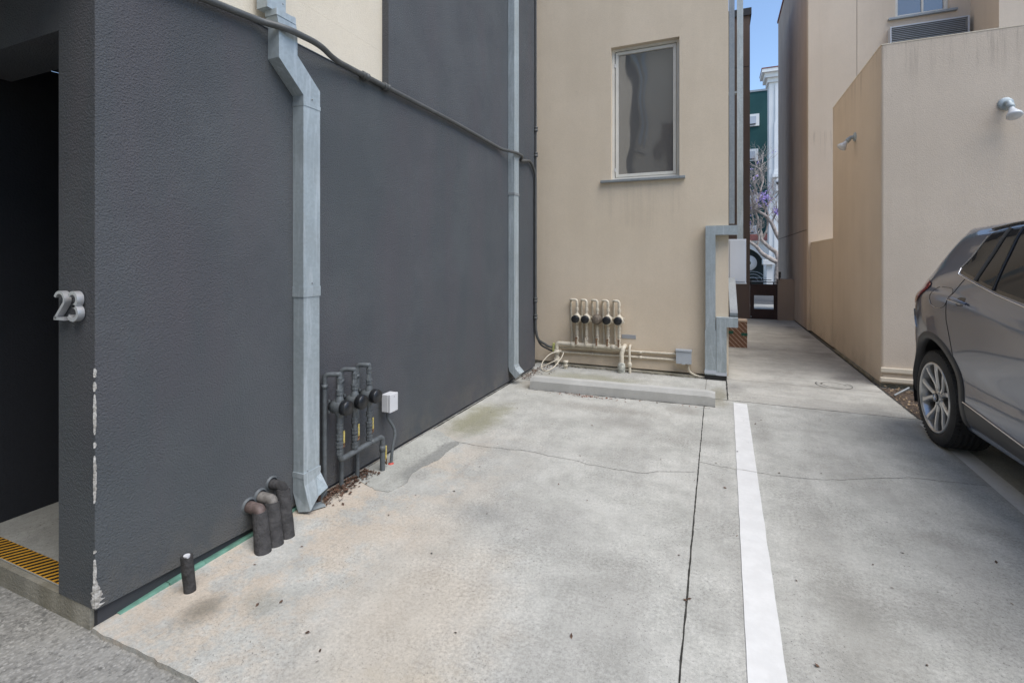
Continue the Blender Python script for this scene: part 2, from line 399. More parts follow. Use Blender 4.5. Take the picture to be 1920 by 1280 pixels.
def cardboard():
    m, t, p = nodes('printed_cardboard'); q = NT(t)
    tc = q.n('ShaderNodeTexCoord'); sx = q.n('ShaderNodeSeparateXYZ'); q.l(tc.outputs['Object'], sx.inputs[0])
    d = q.m('FRACT', q.m('MULTIPLY', q.m('ADD', q.m('SUBTRACT', sx.outputs[0], sx.outputs[1]), q.m('MULTIPLY', sx.outputs[2], .95)), 13))
    s = q.ramp(q.m('ABSOLUTE', q.m('SUBTRACT', d, .5)), .10, .07)
    dash = q.ramp(q.noise(60, 2), .38, .46)
    col = q.mix(q.m('MULTIPLY', s, dash), (.20, .105, .065), (.52, .40, .31))
    q.l(col, p.inputs['Base Color']); p.inputs['Roughness'].default_value = .85; return m
M['card'] = cardboard(); M['card_plain'] = simple('plain_cardboard', (.45, .36, .28), .85); M['green_tape'] = simple('green_tape', (.01, .09, .06), .5)

# ------------------------------------------------------------------ ground
XL, YF, XS, YS = -2.33, 6.7, 0.13, 1.17   # left wall, facade, facade's corner, driveway edge
rnd = random.Random(4)
g = MB(); g.box((-220, -220, -.6), (220, 220, -.02)).build('ground', M['aggregate'], kind='structure')
def jagged_slab(x0, x1, y0, y1, z0, z1, amp, step):
    pts = []; n = int((x1-x0)/step)
    for i in range(n+1):
        x = x0 + (x1-x0)*i/n
        pts.append((x, y0 + amp*(mnoise.noise(Vector((x*9, 3, 0))) + .5*mnoise.noise(Vector((x*37, 8, 0)))), z1))
    pts += [(x1, y1, z1), (x0, y1, z1)]
    return MB().prism(pts, (0, 0, z0-z1))
jagged_slab(XL-.02, 7.5, YS, 5.70, -.3, 0, .012, .03).build('parking_pavement', M['concrete'], kind='structure')
MB().box((XL-.1, 5.704, -.3), (.102, 6.9, -.001)).build('parking_pavement', M['concrete'], kind='structure')
MB().box((.106, 5.704, -.3), (1.752, 13.9, -.001)).build('walkway', M['walk'], kind='structure')
MB().box((-30, 13.905, -.3), (30, 18.5, -.004)).build('sidewalk', M['walk'], kind='structure')
MB().box((1.757, 5.72, -.25), (7.5, 7.0, -.012)).build('planting_bed', M['mulch'], kind='structure')
MB().box((1.752, 7.0, -.3), (1.83, 13.9, -.03)).build('planting_bed', M['mulch'], kind='structure')
def ribbon(pts, wd, z, seed=1, amp=.35, step=.03):
    r = random.Random(seed); L = []; P = [Vector((p[0], p[1], 0)) for p in pts]
    for a, b in zip(P[:-1], P[1:]):
        n = max(1, int((b-a).length/step))
        for k in range(n): L.append(a.lerp(b, k/n))
    L.append(P[-1]); m = MB(); vs = []
    for i, p in enumerate(L):
        t = (L[min(i+1, len(L)-1)]-L[max(i-1, 0)]).normalized(); nn = Vector((-t.y, t.x, 0))
        o = nn*mnoise.noise(Vector((p.x*12, p.y*12, seed)))*(min(.003, wd*amp) if wd > .0056 else .004)
        h = wd/2*(1 + amp*r.uniform(-1, 1))
        vs += [(p.x+o.x+nn.x*h, p.y+o.y+nn.y*h, z), (p.x+o.x-nn.x*h, p.y+o.y-nn.y*h, z)]
    return m.add(vs, [(2*i, 2*i+1, 2*i+3, 2*i+2) for i in range(len(L)-1)])
def joint(pts, wd, mat='joint', seed=1, amp=.35, z=.0012): ribbon(pts, wd, z, seed, amp).build('joint_and_contact_line', M[mat], kind='structure')
joint([(-.125, 1.18), (-.125, 5.70)], .0075, seed=2, amp=.32)
joint([(-.125, 5.70), (-.125, 6.66)], .006, 'joint_soft', 12)
joint([(XL+.05, 5.70), (.1, 5.702), (1.75, 5.702)], .010, 'joint', 3)
joint([(.104, 5.72), (.104, 6.7)], .014, 'joint', 4)
joint([(.11, 6.70), (1.75, 6.72)], .006, 'joint_soft', 5)
joint([(.11, 9.1), (1.75, 9.12)], .008, 'joint_soft', 6)
joint([(.11, 11.6), (1.75, 11.62)], .008, 'joint_soft', 7)
joint([(1.753, 5.72), (1.757, 13.8)], .02, 'joint', 8)
joint([(.2, 1.17), (.2, -6)], .012, 'joint', 9, .6, -.018)
CR1 = [(835,823),(905,837),(985,845),(1060,860),(1130,875),(1200,887),(1250,884),(1306,884)]
CR2 = [(1310,866),(1380,880),(1450,891),(1540,899),(1600,898),(1700,895),(1780,903),(1860,912),(1915,921)]
def jitter(P, a, s):
    r = random.Random(s); out = [P[0]]
    for p, q in zip(P[:-1], P[1:]):
        for k in range(1, 6):
            t = k/5; j = a if k < 5 else a*.3
            out.append((p[0]+(q[0]-p[0])*t + r.uniform(-j, j), p[1]+(q[1]-p[1])*t + r.uniform(-j, j)))
    return out
for i, c in enumerate((CR1, CR2)):
    ribbon(jitter([G(*p)[:2] for p in c], .014, i), .0055 if i == 0 else .0045, .0014, 20+i, .5, .012).build('pavement_crack', M['crack'], kind='structure')
def line(x0a, x0b, x1a, x1b, y0, y1, name):   # (x at near end) (x at far end)
    n = 60; vs = []
    for i in range(n+1):
        t = i/n; y = y0+(y1-y0)*t
        vs += [(x0a+(x1a-x0a)*t + .003*mnoise.noise(Vector((y*6, 1, 0))), y, .004), (x0b+(x1b-x0b)*t + .003*mnoise.noise(Vector((y*6, 5, 0))), y, .004)]
    return MB().add(vs, [(2*i, 2*i+1, 2*i+3, 2*i+2) for i in range(n)]).build(name, M['paint_white'], kind='structure')
line(.088, .218, .156, .284, 1.18, 5.62, 'parking_line')
ribbon([(.128, 3.84), (.17, 3.846), (.22, 3.838), (.256, 3.842)], .003, .0056, 41, .4, .012).build('pavement_crack', M['joint_soft'], kind='structure')
line(1.60, 1.73, 1.70, 1.83, 1.18, 5.55, 'parking_line')
joint([(-2.02, 5.292), (-1.0, 5.338), (-.02, 5.386)], .014, 'joint', 31, .5)  # contact shade and debris drawn as a dark strip at the stop's foot
joint([(-2.325, 2.35), (-2.325, 6.3)], .016, 'joint', 32, .4)
# darker cement patch round the meters
pp = [(-2.326, 3.72), (-2.20, 3.66), (-2.06, 3.58)] + [G(*k)[:2] for k in ((860,832),(838,848),(822,862),(800,872),(775,885),(765,902),(750,914),(728,922),(700,918),(686,908))] + [(-2.29, 2.66), (-2.326, 2.66)]
pj = []
for a, b in zip(pp, pp[1:]+pp[:1]):
    for k in range(5):
        t = k/5; x = a[0]+(b[0]-a[0])*t; y = a[1]+(b[1]-a[1])*t
        e = 0 if x < -2.32 else .018; pj.append((x+e*mnoise.noise(Vector((x*14, y*14, 2))), y+e*mnoise.noise(Vector((x*14, y*14, 7))), .0034))
MB().prism(pj, (0, 0, -.003)).build('cement_patch', M['patch'], kind='structure')
# cleanout cover rings in the walkway
def arc(cx, cy, r, a0, a1, n=30, z=.0): return [(cx+r*math.cos(R(a0+(a1-a0)*i/n)), cy+r*math.sin(R(a0+(a1-a0)*i/n))) for i in range(n+1)]
cv = root('cleanout_cover', 'round utility cover with cracked rim set flush in the pale walkway', 'utility cover', (1.285, 6.88, 0))
MB().prism([(x, y, .0035) for x, y in arc(1.285, 6.88, .118, 0, 348, 29)], (0, 0, -.003)).build('lid', M['walk'], cv)
rr_ = MB()
for a in ((ribbon(arc(1.285, 6.88, .185, 150, 395), .008, .0016, 5, .4, .02)), (ribbon(arc(1.285, 6.88, .128, 10, 185), .012, .0024, 6, .3, .02)), ribbon([(1.10, 6.93), (1.16, 6.91)], .006, .0016, 3)):
    rr_.add(a.v, a.f)
rr_.build('rim', M['joint'], cv)

# ------------------------------------------------------------------ left building
def facade_y(mb, x0, x1, z0, z1, y0, y1, holes):   # wall between planes y0..y1 with rectangular holes
    xs = sorted({x0, x1, *[h[0] for h in holes], *[h[1] for h in holes]}); zs = sorted({z0, z1, *[h[2] for h in holes], *[h[3] for h in holes]})
    for i in range(len(xs)-1):
        for j in range(len(zs)-1):
            cx, cz = (xs[i]+xs[i+1])/2, (zs[j]+zs[j+1])/2
            if any(h[0] < cx < h[1] and h[2] < cz < h[3] for h in holes): continue
            mb.box((xs[i], y0, zs[j]), (xs[i+1], y1, zs[j+1]))
lb = root('grey_building', 'charcoal stucco building on the left with an open doorway and chipped corner', 'building', (XL, YS, 0))
wl = MB()
nseg = 22; vs = []                       # side wall whose foot edge follows the paving, 15 cm thick
def foot(y): return .077 - .05*min(1, (y-YS)/1.1) + .004*mnoise.noise(Vector((y*5, 0, 0)))
ys = [YS + (6.36-YS)*i/60 for i in range(61)]
RC = .004
prof_c = [(XL-.262, YS), (XL-RC, YS), (XL-RC*.3, YS+RC*.3), (XL, YS+RC)]
ring = [(x, y, foot(y)) for x, y in prof_c] + [(XL, y, foot(y)) for y in ys[1:]] + [(XL-.15, 6.36, .02), (XL-.15, YS+.25, .02), (XL-.262, YS+.25, .07)]
n = len(ring); wl.add(ring + [(a, b, 2.8) for a, b, c in ring], [(i, (i+1) % n, n+(i+1) % n, n+i) for i in range(n)] + [tuple(range(n, 2*n))])
wl.build('side_wall', M['grey_stucco'], lb)
# corner rounding shading is geometric; lintel + front wall
fr = MB(); fr.box((-3.76, YS+.002, 2.48), (XL-.2622, YS+.24, 2.798)).box((-8, YS+.002, -.02), (-3.7602, YS+.24, 2.798))
fr.build('front_wall', M['grey_stucco'], lb)
MB().box((-8, YS-3.6, 2.82), (XL-.03, YS+.22, 3.1)).build('added_shade_slab', M['grey_stucco'], lb)  # unseen slab, added to keep the front wall and doorway in shade
up = MB().box((XL-.4, 3.09, 2.802), (XL, 6.36, 9.2)); up.build('upper_grey_wall', M['grey_stucco'], lb)
MB().box((XL-.35, YS, 3.102), (XL-.06, 3.0895, 9.2)).box((XL-.35, YS+.221, 2.802), (XL-.06, 3.0895, 3.1015)).build('upper_cream_wall', M['cream_stucco'], lb)
MB().box((-8, YS-3.6, 3.102), (XL-.352, YS+.2, 9.2)).box((-8, 6.2, 2.8), (XL-.402, 6.35, 9.2)).each('upper_rear_wall', M['cream_stucco'], lb)
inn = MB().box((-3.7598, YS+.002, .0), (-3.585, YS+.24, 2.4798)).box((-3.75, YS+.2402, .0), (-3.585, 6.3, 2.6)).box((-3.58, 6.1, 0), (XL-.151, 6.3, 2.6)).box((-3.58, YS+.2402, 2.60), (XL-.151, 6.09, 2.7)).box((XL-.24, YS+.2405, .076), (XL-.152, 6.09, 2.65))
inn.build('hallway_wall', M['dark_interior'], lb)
MB().box((-3.583, YS+.03, .02), (XL-.265, 6.09, .075)).build('hallway_floor', M['kerb'], lb)
MB().box((-8, YS+.004, -.2), (XL-.045, YS+.028, .072)).box((XL-.27, YS+.03, -.2), (XL-.03, YS+.25, .068)).build('doorstep', M['old_kerb'], lb)
MB().box((XL-.15, YS+.02, -.2), (XL-.022, 6.3, .07)).build('base_band', M['grey_trim'], lb)
gs = MB(); y = 1.26
while y < 2.28:
    y2 = min(2.28, y+rnd.uniform(.16, .34)); k0 = .011*min(1, (y-1.2)/.25)+rnd.uniform(.000, .004); k1 = .011*min(1, (y2-1.2)/.25)+rnd.uniform(.000, .004)
    xo = rnd.uniform(.0, .004)
    gs.add([(XL-.021, y, -.01), (XL+.006+xo, y, -.01), (XL+.002+xo, y, k0), (XL-.021, y, k0), (XL-.021, y2-.004, -.01), (XL+.006+xo, y2-.004, -.01), (XL+.002+xo, y2-.004, k1), (XL-.021, y2-.004, k1)],
           [(0,1,2,3),(7,6,5,4),(0,4,5,1),(1,5,6,2),(2,6,7,3)]); y = y2
gs.build('green_flashing', M['green_strip'], lb)
MB().box((XL-.41, YS+.222, 2.7985), (XL+.006, 3.09, 2.8018)).build('ledge_flashing', M['galv_dark'], lb)
# chips of bare plaster on the corner
def chip(zlist, wf, ws, seed):
    r = random.Random(seed); m = MB()
    for side in (0, 1):
        L = []; n = 26
        for i in range(n+1):
            t = i/n; z = zlist[0]+(zlist[-1]-zlist[0])*t
            k = np.interp(z, [a for a in sorted(zlist)], [b for a, b in sorted(zip(zlist, (wf if side == 0 else ws)))])
            k = max(.0015, k*(1+.55*mnoise.noise(Vector((z*60, seed+side*5, 0)))+r.uniform(-.15, .15)))
            L.append((z, k))
        for (z0, k0), (z1, k1) in zip(L[:-1], L[1:]):
            if side == 0: m.quad((XL-RC, YS-.0025, z0), (XL-RC-k0, YS-.0015, z0), (XL-RC-k1, YS-.0015, z1), (XL-RC, YS-.0025, z1))
            else: m.quad((XL+.0025, YS+RC, z0), (XL+.0015, YS+RC+k0, z0), (XL+.0015, YS+RC+k1, z1), (XL+.0025, YS+RC, z1))
    z0, z1 = zlist[0], zlist[-1]; nn = 14
    for i in range(nn):
        a = z0+(z1-z0)*i/nn; b = z0+(z1-z0)*(i+1)/nn; e = lambda: .002+r.uniform(0, .0035)
        c0 = [(XL-RC, YS-.0025), (XL-RC*.3, YS+RC*.3-e()), (XL+.0025, YS+RC)]
        m.add([(x, y, z) for z in (a, b) for x, y in c0], [(0,1,4,3), (1,2,5,4)])
    return m
cm = MB(); rc_ = random.Random(8)
def chip_poly(z0, z1, wf, ws, seed):
    # ragged flake folded over the corner: wf/ws = greatest reach on the front / side face
    r = random.Random(seed); n = max(5, int((z1-z0)/.006)); V = []; F = []
    for i in range(n+1):
        t = i/n; env = min(1, math.sin(math.pi*min(1, max(0, t)))**.45*1.0) if z0 > .1 else min(1, (1-t)*1.6+.02)**1.0*(1 if t > .04 else .7)
        nz = lambda o: .62+.75*mnoise.noise(Vector((t*(z1-z0)*95, seed*3+o, 0)))+r.uniform(-.12, .12)
        a = max(.0006, wf*env*nz(0)); b = max(.0006, ws*env*nz(9)); z = z0+(z1-z0)*t
        e2 = env*(.55+.9*abs(nz(4)-.3)) if z0 > .1 else 1; e2 = min(1, e2); a *= e2; b *= e2
        V += [(XL-RC*e2-a, YS-.0012, z), (XL-RC*e2-a*.4, YS-.003-r.uniform(0, .002), z), (XL-RC*.25+.001, YS+RC*.25-.001, z), (XL+.003*e2+r.uniform(0, .002)*e2, YS+RC*e2+b*.4, z), (XL+.0012, YS+RC*e2+b, z)]
    for i in range(n):
        for k in range(4): F.append((i*5+k, i*5+k+1, (i+1)*5+k+1, (i+1)*5+k))
    cm.add(V, F)
for a_ in ((.083, .200, .030, .034, 3), (.185, .285, .007, .004, 4), (.512, .705, .007, .004, 5), (.735, .76, .002, .002, 14), (.79, .955, .006, .002, 7), (.965, 1.005, .013, .003, 9), (1.022, 1.06, .003, .004, 11), (.308, .322, .003, .002, 13)): chip_poly(*a_)
cm.each('chipped_plaster', M['chip'], lb)
# hazard tape on the door sill
hz = root('hazard_tape', 'yellow and black striped warning tape along the dark doorway sill', 'warning tape', (-3.0, 1.22, .076))
MB().box((-3.57, YS+.034, .0752), (-2.60, YS+.124, .0765)).build('tape', M['tape_y'], hz)
st = MB(); x = -3.56
while x < -2.67:
    st.add([(x, YS+.035, .0769), (x+.019, YS+.035, .0769), (x+.069, YS+.123, .0769), (x+.050, YS+.123, .0769)], [(0, 1, 2, 3)]); x += .037
st.build('stripes', M['black'], hz)

# ------------------------------------------------------------------ house numbers
def digit(name, strokes, wdt, x0, label):
    H, DEP, YB = .125, .024, YS-.006
    rt = root(name, label, 'house number', (x0+.04, YB, 1.247), 'metal house numbers'); m = MB()
    for S in strokes:
        P = [Vector((x0+a*.082, 0, 1.247+b*H)) for a, b in S]; L = []; Rr = []
        for i, p in enumerate(P):
            t = (P[min(i+1, len(P)-1)]-P[max(i-1, 0)]).normalized(); nn = Vector((-t.z, 0, t.x))
            L.append(p+nn*wdt/2); Rr.append(p-nn*wdt/2)
        for i in range(len(P)-1):
            a, b, c, d = L[i], L[i+1], Rr[i+1], Rr[i]
            f = [(q.x, YB-DEP, q.z) for q in (a, b, c, d)]; k = [(q.x, YB, q.z) for q in (a, b, c, d)]
            m.add(f+k, [(0,1,2,3), (7,6,5,4), (0,4,5,1), (2,6,7,3)] + ([(0,3,7,4)] if i == 0 else []) + ([(1,5,6,2)] if i == len(P)-2 else []))
    m.build('numeral', M['digit'], rt)
    p = MB()
    for zz in (1.27, 1.35): p.tube([(x0+.058, YB+.001, zz), (x0+.058, YS+.004, zz)], .0025, 8)
    p.each('pin', M['galv_dark'], rt)
def A(cx, cz, rx, rz, a0, a1, n=18): return [(cx+rx*math.cos(R(a0+(a1-a0)*i/n)), cz+rz*math.sin(R(a0+(a1-a0)*i/n))) for i in range(n+1)]
digit('house_number', [A(.5, .70, .42, .24, 160, -35) + [(.10, .07)], [(.02, .065), (.95, .065)]], .0125, -2.565, 'brushed metal numeral 2 nearest the dark doorway')
digit('house_number', [A(.45, .725, .36, .215, 150, -90, 22), A(.45, .285, .42, .225, 90, -150, 24)], .0145, -2.466, 'brushed metal numeral 3 nearest the chipped wall corner')

# ------------------------------------------------------------------ downspouts on the left wall
ds = root('downspout', 'large galvanised downspout with an elbow and crushed outlet on the grey wall', 'downspout', (XL, 2.23, 0), 'galvanised downspouts')
m = MB(); xm = XL+.043
m.duct([(xm-.03, 2.01, 6.5), (xm-.03, 2.01, 2.89)], (1, 0, 0), .08, .125)
m.build('upper_pipe', M['galv'], ds)
m = MB().duct([(xm, 2.045, 2.885), (xm, 2.062, 2.80), (xm, 2.062, 2.655), (xm, 2.236, 2.50), (xm, 2.236, 1.335)], (1, 0, 0), .084, .130)
m.build('pipe', M['galv'], ds)
MB().duct([(xm, 2.236, 1.333), (xm, 2.236, .235)], (1, 0, 0), .080, .124).build('lower_pipe', M['galv'], ds)
b = MB()
for z, hh in ((2.885, .03), (2.43, .02), (1.33, .05), (.235, .025)):
    yy = 2.236 if z < 2.6 else 2.045
    b.box((XL+.0005, yy-.067, z-hh), (XL+.088, yy+.067, z+hh*.2))
b.each('band', M['galv'], ds)
b = MB()
for (yy, z) in ((2.236, 1.36), (2.02, 2.93), (2.236, 2.46), (2.2, .25)):
    b.lathe([(0, .005), (.004, .004), (.005, .0001)], (XL+.088, yy, z), (1, 0, 0), 8)
b.each('rivet', M['galv_dark'], ds)
s = MB()   # crushed shoe kicking outwards
T = [(XL+.003, 2.172, .236), (XL+.085, 2.172, .236), (XL+.085, 2.300, .236), (XL+.003, 2.300, .236)]
Mi = [(XL+.003, 2.172, .12), (XL+.088, 2.176, .165), (XL+.092, 2.262, .185), (XL+.088, 2.303, .195)]
Bt = [(XL+.05, 2.168, .012), (XL+.128, 2.182, .026), (XL+.120, 2.252, .082), (XL+.142, 2.306, .115)]
Bb = [(XL+.01, 2.19, .015), (XL+.085, 2.19, .008), (XL+.145, 2.29, .008), (XL+.08, 2.315, .012)]
s.quad(T[0], T[1], Mi[1], Mi[0]); s.quad(T[1], T[2], Mi[2], Mi[1]); s.quad(T[2], T[3], Mi[3], Mi[2])
s.quad(Mi[0], Mi[1], Bt[1], Bt[0]); s.quad(Mi[1], Mi[2], Bt[2]); s.quad(Mi[1], Bt[2], Bt[1]); s.quad(Mi[2], Mi[3], Bt[3]); s.quad(Mi[2], Bt[3], Bt[2])
s.quad(Bb[0], Bb[1], Bb[2], Bb[3]); s.quad(Mi[3], Bt[3], Bb[3]); s.quad(Mi[0], Bt[0], Bb[0]); s.quad(Bt[0], Bt[1], Bb[1]); s.quad(T[3], T[0], Mi[0], Mi[3])
so = s.build('outlet', M['galv'], ds)
md = so.modifiers.new('t', 'SOLIDIFY'); md.thickness = .002
MB().box((XL+.001, 2.304, .74), (XL+.035, 2.318, .85)).build('bracket', M['white_plastic'], ds)

d2 = root('downspout', 'slim galvanised downspout near the grey wall corner by the beige facade', 'downspout', (XL, 5.49, 0), 'galvanised downspouts')
MB().duct([(XL+.042, 5.487, 8.), (XL+.042, 5.487, 2.30)], (1, 0, 0), .080, .145).build('upper_pipe', M['galv'], d2)
MB().duct([(XL+.042, 5.487, 2.296), (XL+.042, 5.487, .20)], (1, 0, 0), .076, .140).build('lower_pipe', M['galv'], d2)
MB().duct([(XL+.045, 5.49, .215), (XL+.055, 5.49, .175), (XL+.125, 5.49, .105)], (0, 1, 0), .148, .080).build('outlet', M['galv'], d2)
MB().box((XL+.0005, 5.41, 2.28), (XL+.0855, 5.563, 2.31)).build('band', M['galv_dark'], d2)

# ------------------------------------------------------------------ conduit on the ledge, down the corner and along the facade
cd = root('wall_conduit', 'long dark conduit climbing over both downspouts and bending down the corner', 'conduit', (XL, 3, 2.8))
c = MB(); xo = XL+.03
c.tube([(xo, 1.30, 2.74), (xo, 1.58, 2.765), (xo+.005, 1.93, 2.80), (xo+.085, 2.02, 2.79), (xo+.085, 2.27, 2.80), (xo+.02, 2.46, 2.79), (xo, 2.9, 2.80), (xo, 4.1, 2.80), (xo, 5.15, 2.775), (XL+.11, 5.38, 2.78), (XL+.11, 5.62, 2.78), (XL+.04, 5.70, 2.745), (XL+.03, 6.10, 2.82), (XL+.03, 6.30, 2.68), (XL+.03, 6.30, .55), (XL+.05, 6.33, .40), (XL+.13, 6.60, .262), (XL+.24, 6.655, .255)], .0185, 12, fillet=.09)
c.build('main_conduit', M['grey_conduit'], cd)
MB().tube([(XL+.018, 6.345, 8), (XL+.018, 6.345, .52), (XL+.04, 6.42, .32), (XL+.13, 6.64, .21), (XL+.18, 6.66, .2)], .013, 10, fillet=.1).build('corner_conduit', M['grey_conduit'], cd)
c = MB()
for p, a in (((xo, 2.78, 2.80), (0, 1, 0)), ((xo, 3.02, 2.80), (0, 1, 0)), ((XL+.03, 6.30, .95), (0, 0, 1)), ((XL+.03, 6.30, .72), (0, 0, 1)), ((XL+.018, 6.345, 3.3), (0, 0, 1)), ((XL+.018, 6.345, 2.95), (0, 0, 1))):
    c.lathe([(-.03, .021), (-.028, .028), (-.01, .028), (-.008, .024), (.012, .024), (.014, .028), (.03, .028), (.032, .021)], p, a, 12)
c.each('coupling', M['grey_conduit'], cd)

# ------------------------------------------------------------------ insulated pipe stubs
def fallen_foam(x, y, zt, r, lean, seed, name='insulated_pipe', label='', elbow=True, mat='copper'):
    e = root(name, label, 'pipe', (x, y, 0), 'foam wrapped pipes by the grey wall')
    rn = random.Random(seed); m = MB(); seg = 20; rows = 14; vs = []
    for i in range(rows+1):
        t = i/rows; z = -.004 + (zt+.004)*t
        for k in range(seg):
            a = 2*math.pi*k/seg; rr = r*(1+.06*mnoise.noise(Vector((math.cos(a)*2, math.sin(a)*2, z*18+seed))))
            if k == 3: rr *= .86
            zz = z + (rn.uniform(-.006, .01) if i == rows else 0)
            vs.append((x+lean[0]*t+rr*math.cos(a), y+lean[1]*t+rr*math.sin(a), zz))
    fs = [(i*seg+k, i*seg+(k+1) % seg, (i+1)*seg+(k+1) % seg, (i+1)*seg+k) for i in range(rows) for k in range(seg)]
    m.add(vs, fs, True); m.add(vs[-seg:], [tuple(range(seg))])
    m.build('foam_sleeve', M['foam'], e)
    tx, ty = x+lean[0], y+lean[1]
    if elbow:
        MB().tube([(tx, ty, zt-.02), (tx, ty, zt+.012), (XL-.03, ty-.008, zt+.018)], r*.74, 16, fillet=.05).build('elbow', M[mat], e)
        MB().lathe([(0, r*1.10), (.004, r*1.0), (.010, r*.86)], (XL+.0005, ty-.006, zt+.021), (1, 0, 0), 16).build('collar', M['grey_paint_pipe'], e)
    else:
        MB().tube([(tx, ty, zt-.02), (tx, ty, zt+.008)], r*.55, 12).build('pipe_end', M['white_plastic'], e)
    return e
fallen_foam(-2.205, 1.475, .155, .025, (-.012, -.008), 1, label='short lone foam wrapped pipe stub nearest the chipped corner', elbow=False)
fallen_foam(-2.152, 1.818, .155, .040, (-.098, .062), 2, label='foam wrapped pipe with reddish copper elbow, leftmost of three by the wall')
fallen_foam(-2.148, 1.893, .175, .039, (-.098, .060), 3, label='middle foam wrapped pipe with dull brown elbow beside the wall', mat='bark_pipe')
fallen_foam(-2.150, 1.972, .215, .037, (-.10, .055), 4, label='tall foam wrapped pipe nearest the crushed downspout outlet', mat='foam')

# ------------------------------------------------------------------ meters
def knuckles(m, p, zs, r, ax=(0, 0, 1)):
    for z, k in zs:
        m.lathe([(-.018, r), (-.017, r*k), (-.004, r*k), (-.003, r*k*.88), (.004, r*k*.88), (.005, r*k), (.017, r*k), (.018, r)], (p[0], p[1], z), ax, 8, smooth=False)
gm = root('meter_bank', 'dark grey painted bank of three meters beside the large downspout', 'utility meters', (-2.25, 2.57, 0), 'wall mounted meter banks')
xr, xd, rp = XL+.04, -2.215, .0150
ris = (2.385, 2.535, 2.69); drp = (2.435, 2.575, 2.722); bots = (.0, .0, .0)
m = MB()
MB_man = MB().tube([(xd, 2.435, .52), (xd, 2.438, .225), (xd, 2.60, .232), (-2.198, 2.845, .245), (-2.198, 2.845, .0)], .018, 12, fillet=.035)
MB_man.lathe([(-.02, .0155), (-.02, .022), (.02, .022), (.02, .0155)], (-2.198, 2.845, .16), (0, 0, 1), 14).lathe([(-.02, .016), (-.02, .019), (.03, .019), (.03, .016)], (-2.205, 2.74, .24), (0, 1, 0), 14)
MB_man.build('manifold_pipe', M['grey_paint_pipe'], gm)
for k in range(3):
    m = MB(); yr, yd = ris[k], drp[k]; zt = (.775, .777, .777)[k]
    m.tube([(xr, yr, -.01), (xr, yr, zt), (xd, yd-.012, zt), (xd, yd, zt), (xd, yd, .62)], rp, 12, fillet=.028)
    knuckles(m, (xd, yd), ((.735, 1.25), (.66, 1.5)), rp)
    m.lathe([(-.012, rp), (-.012, rp*1.25), (.012, rp*1.25), (.012, rp)], (xr, yr, .70), (0, 0, 1), 12)
    m.build('riser_pipe', M['grey_paint_pipe'], gm)
    if k:
        m = MB().tube([(xd, yd, .52), (xd, yd, .235)], rp, 12); knuckles(m, (xd, yd), ((.44, 1.45), (.37, 1.6), (.325, 1.4), (.275, 1.5)), rp)
    else:
        m = MB(); m.tube([(xd, yd, .52), (xd, yd, .26)], rp*1.01, 12); knuckles(m, (xd, yd), ((.445, 1.45), (.375, 1.5), (.325, 1.6), (.28, 1.4)), rp)
    m.build('drop_pipe', M['grey_paint_pipe'], gm)
    b = MB(); ax = (1, 0, 0); zc = .566
    b.lathe([(-.085, .0001), (-.085, .034), (-.06, .038), (-.055, .046), (-.02, .046), (.0, .042), (.012, .040)], (xd+.02, yd, zc), ax, 24)
    b.lathe([(-.075, .015), (-.06, .021), (-.035, .030), (0, .034), (.035, .030), (.06, .021), (.075, .015)], (xd, yd, zc), (0, 0, 1), 16)
    for s_ in (-1, 1):
        for s2 in (-1, 1): b.lathe([(0, .0001), (0, .007), (.014, .007), (.014, .0001)], (xd-.05, yd+s_*.036, zc+s2*.034), (0, 0, 1), 6, False)
    mt = b.build('meter', M['grey_paint_pipe'], gm)
    MB().lathe([(0, .041), (.003, .047), (.038, .047), (.046, .043), (.048, .0001)], (xd+.032, yd, zc), ax, 28).build('register_cap', M['rubber_black'], mt)
    h = MB(); hy = yd+.042; h.box((xd-.005, hy-.006, .315), (xd+.001, hy+.008, .40), .002); h.build('valve_handle', M['yellow'], gm)
    MB().tube([(xd, yd, .30), (xd, hy, .30), (xd, hy, .322)], .006, 8, fillet=.01).build('valve_stem', M['rust'], gm)
MB().box((-2.207, 2.885, .06), (-2.200, 2.899, .16), .002).build('valve_handle', M['yellow'], gm)
MB().tube([(-2.2, 2.86, .07), (-2.2, 2.893, .03), (-2.2, 2.893, .07)], .006, 8).build('valve_stem', M['rust'], gm)
cb = root('control_box', 'small white control box on a curved stand pipe beside the grey meters', 'electrical box', (-2.22, 2.98, 0))
MB().box((-2.29, 2.955, .375), (-2.235, 3.055, .505), .004).build('back_plate', M['white_plastic'], cb)
MB().box((-2.234, 2.957, .373), (-2.215, 3.053, .507), .005).build('cover', M['white_plastic'], cb)
MB().lathe([(0, .004), (.002, .003), (.003, .0001)], (-2.215, 3.005, .485), (1, 0, 0), 8).build('screw', M['galv_dark'], cb)
MB().tube([(-2.26, 2.985, .376), (-2.26, 2.985, .33), (-2.215, 3.03, .22), (-2.209, 2.975, .12), (-2.209, 2.958, -.005)], .011, 12, fillet=.06).build('conduit', M['grey_paint_pipe'], cb)
MB().lathe([(-.004, .024), (.008, .020), (.014, .012)], (-2.209, 2.958, 0), (0, 0, 1), 14).build('red_sealant', simple('red_sealant', (.45, .07, .05), .6), cb)

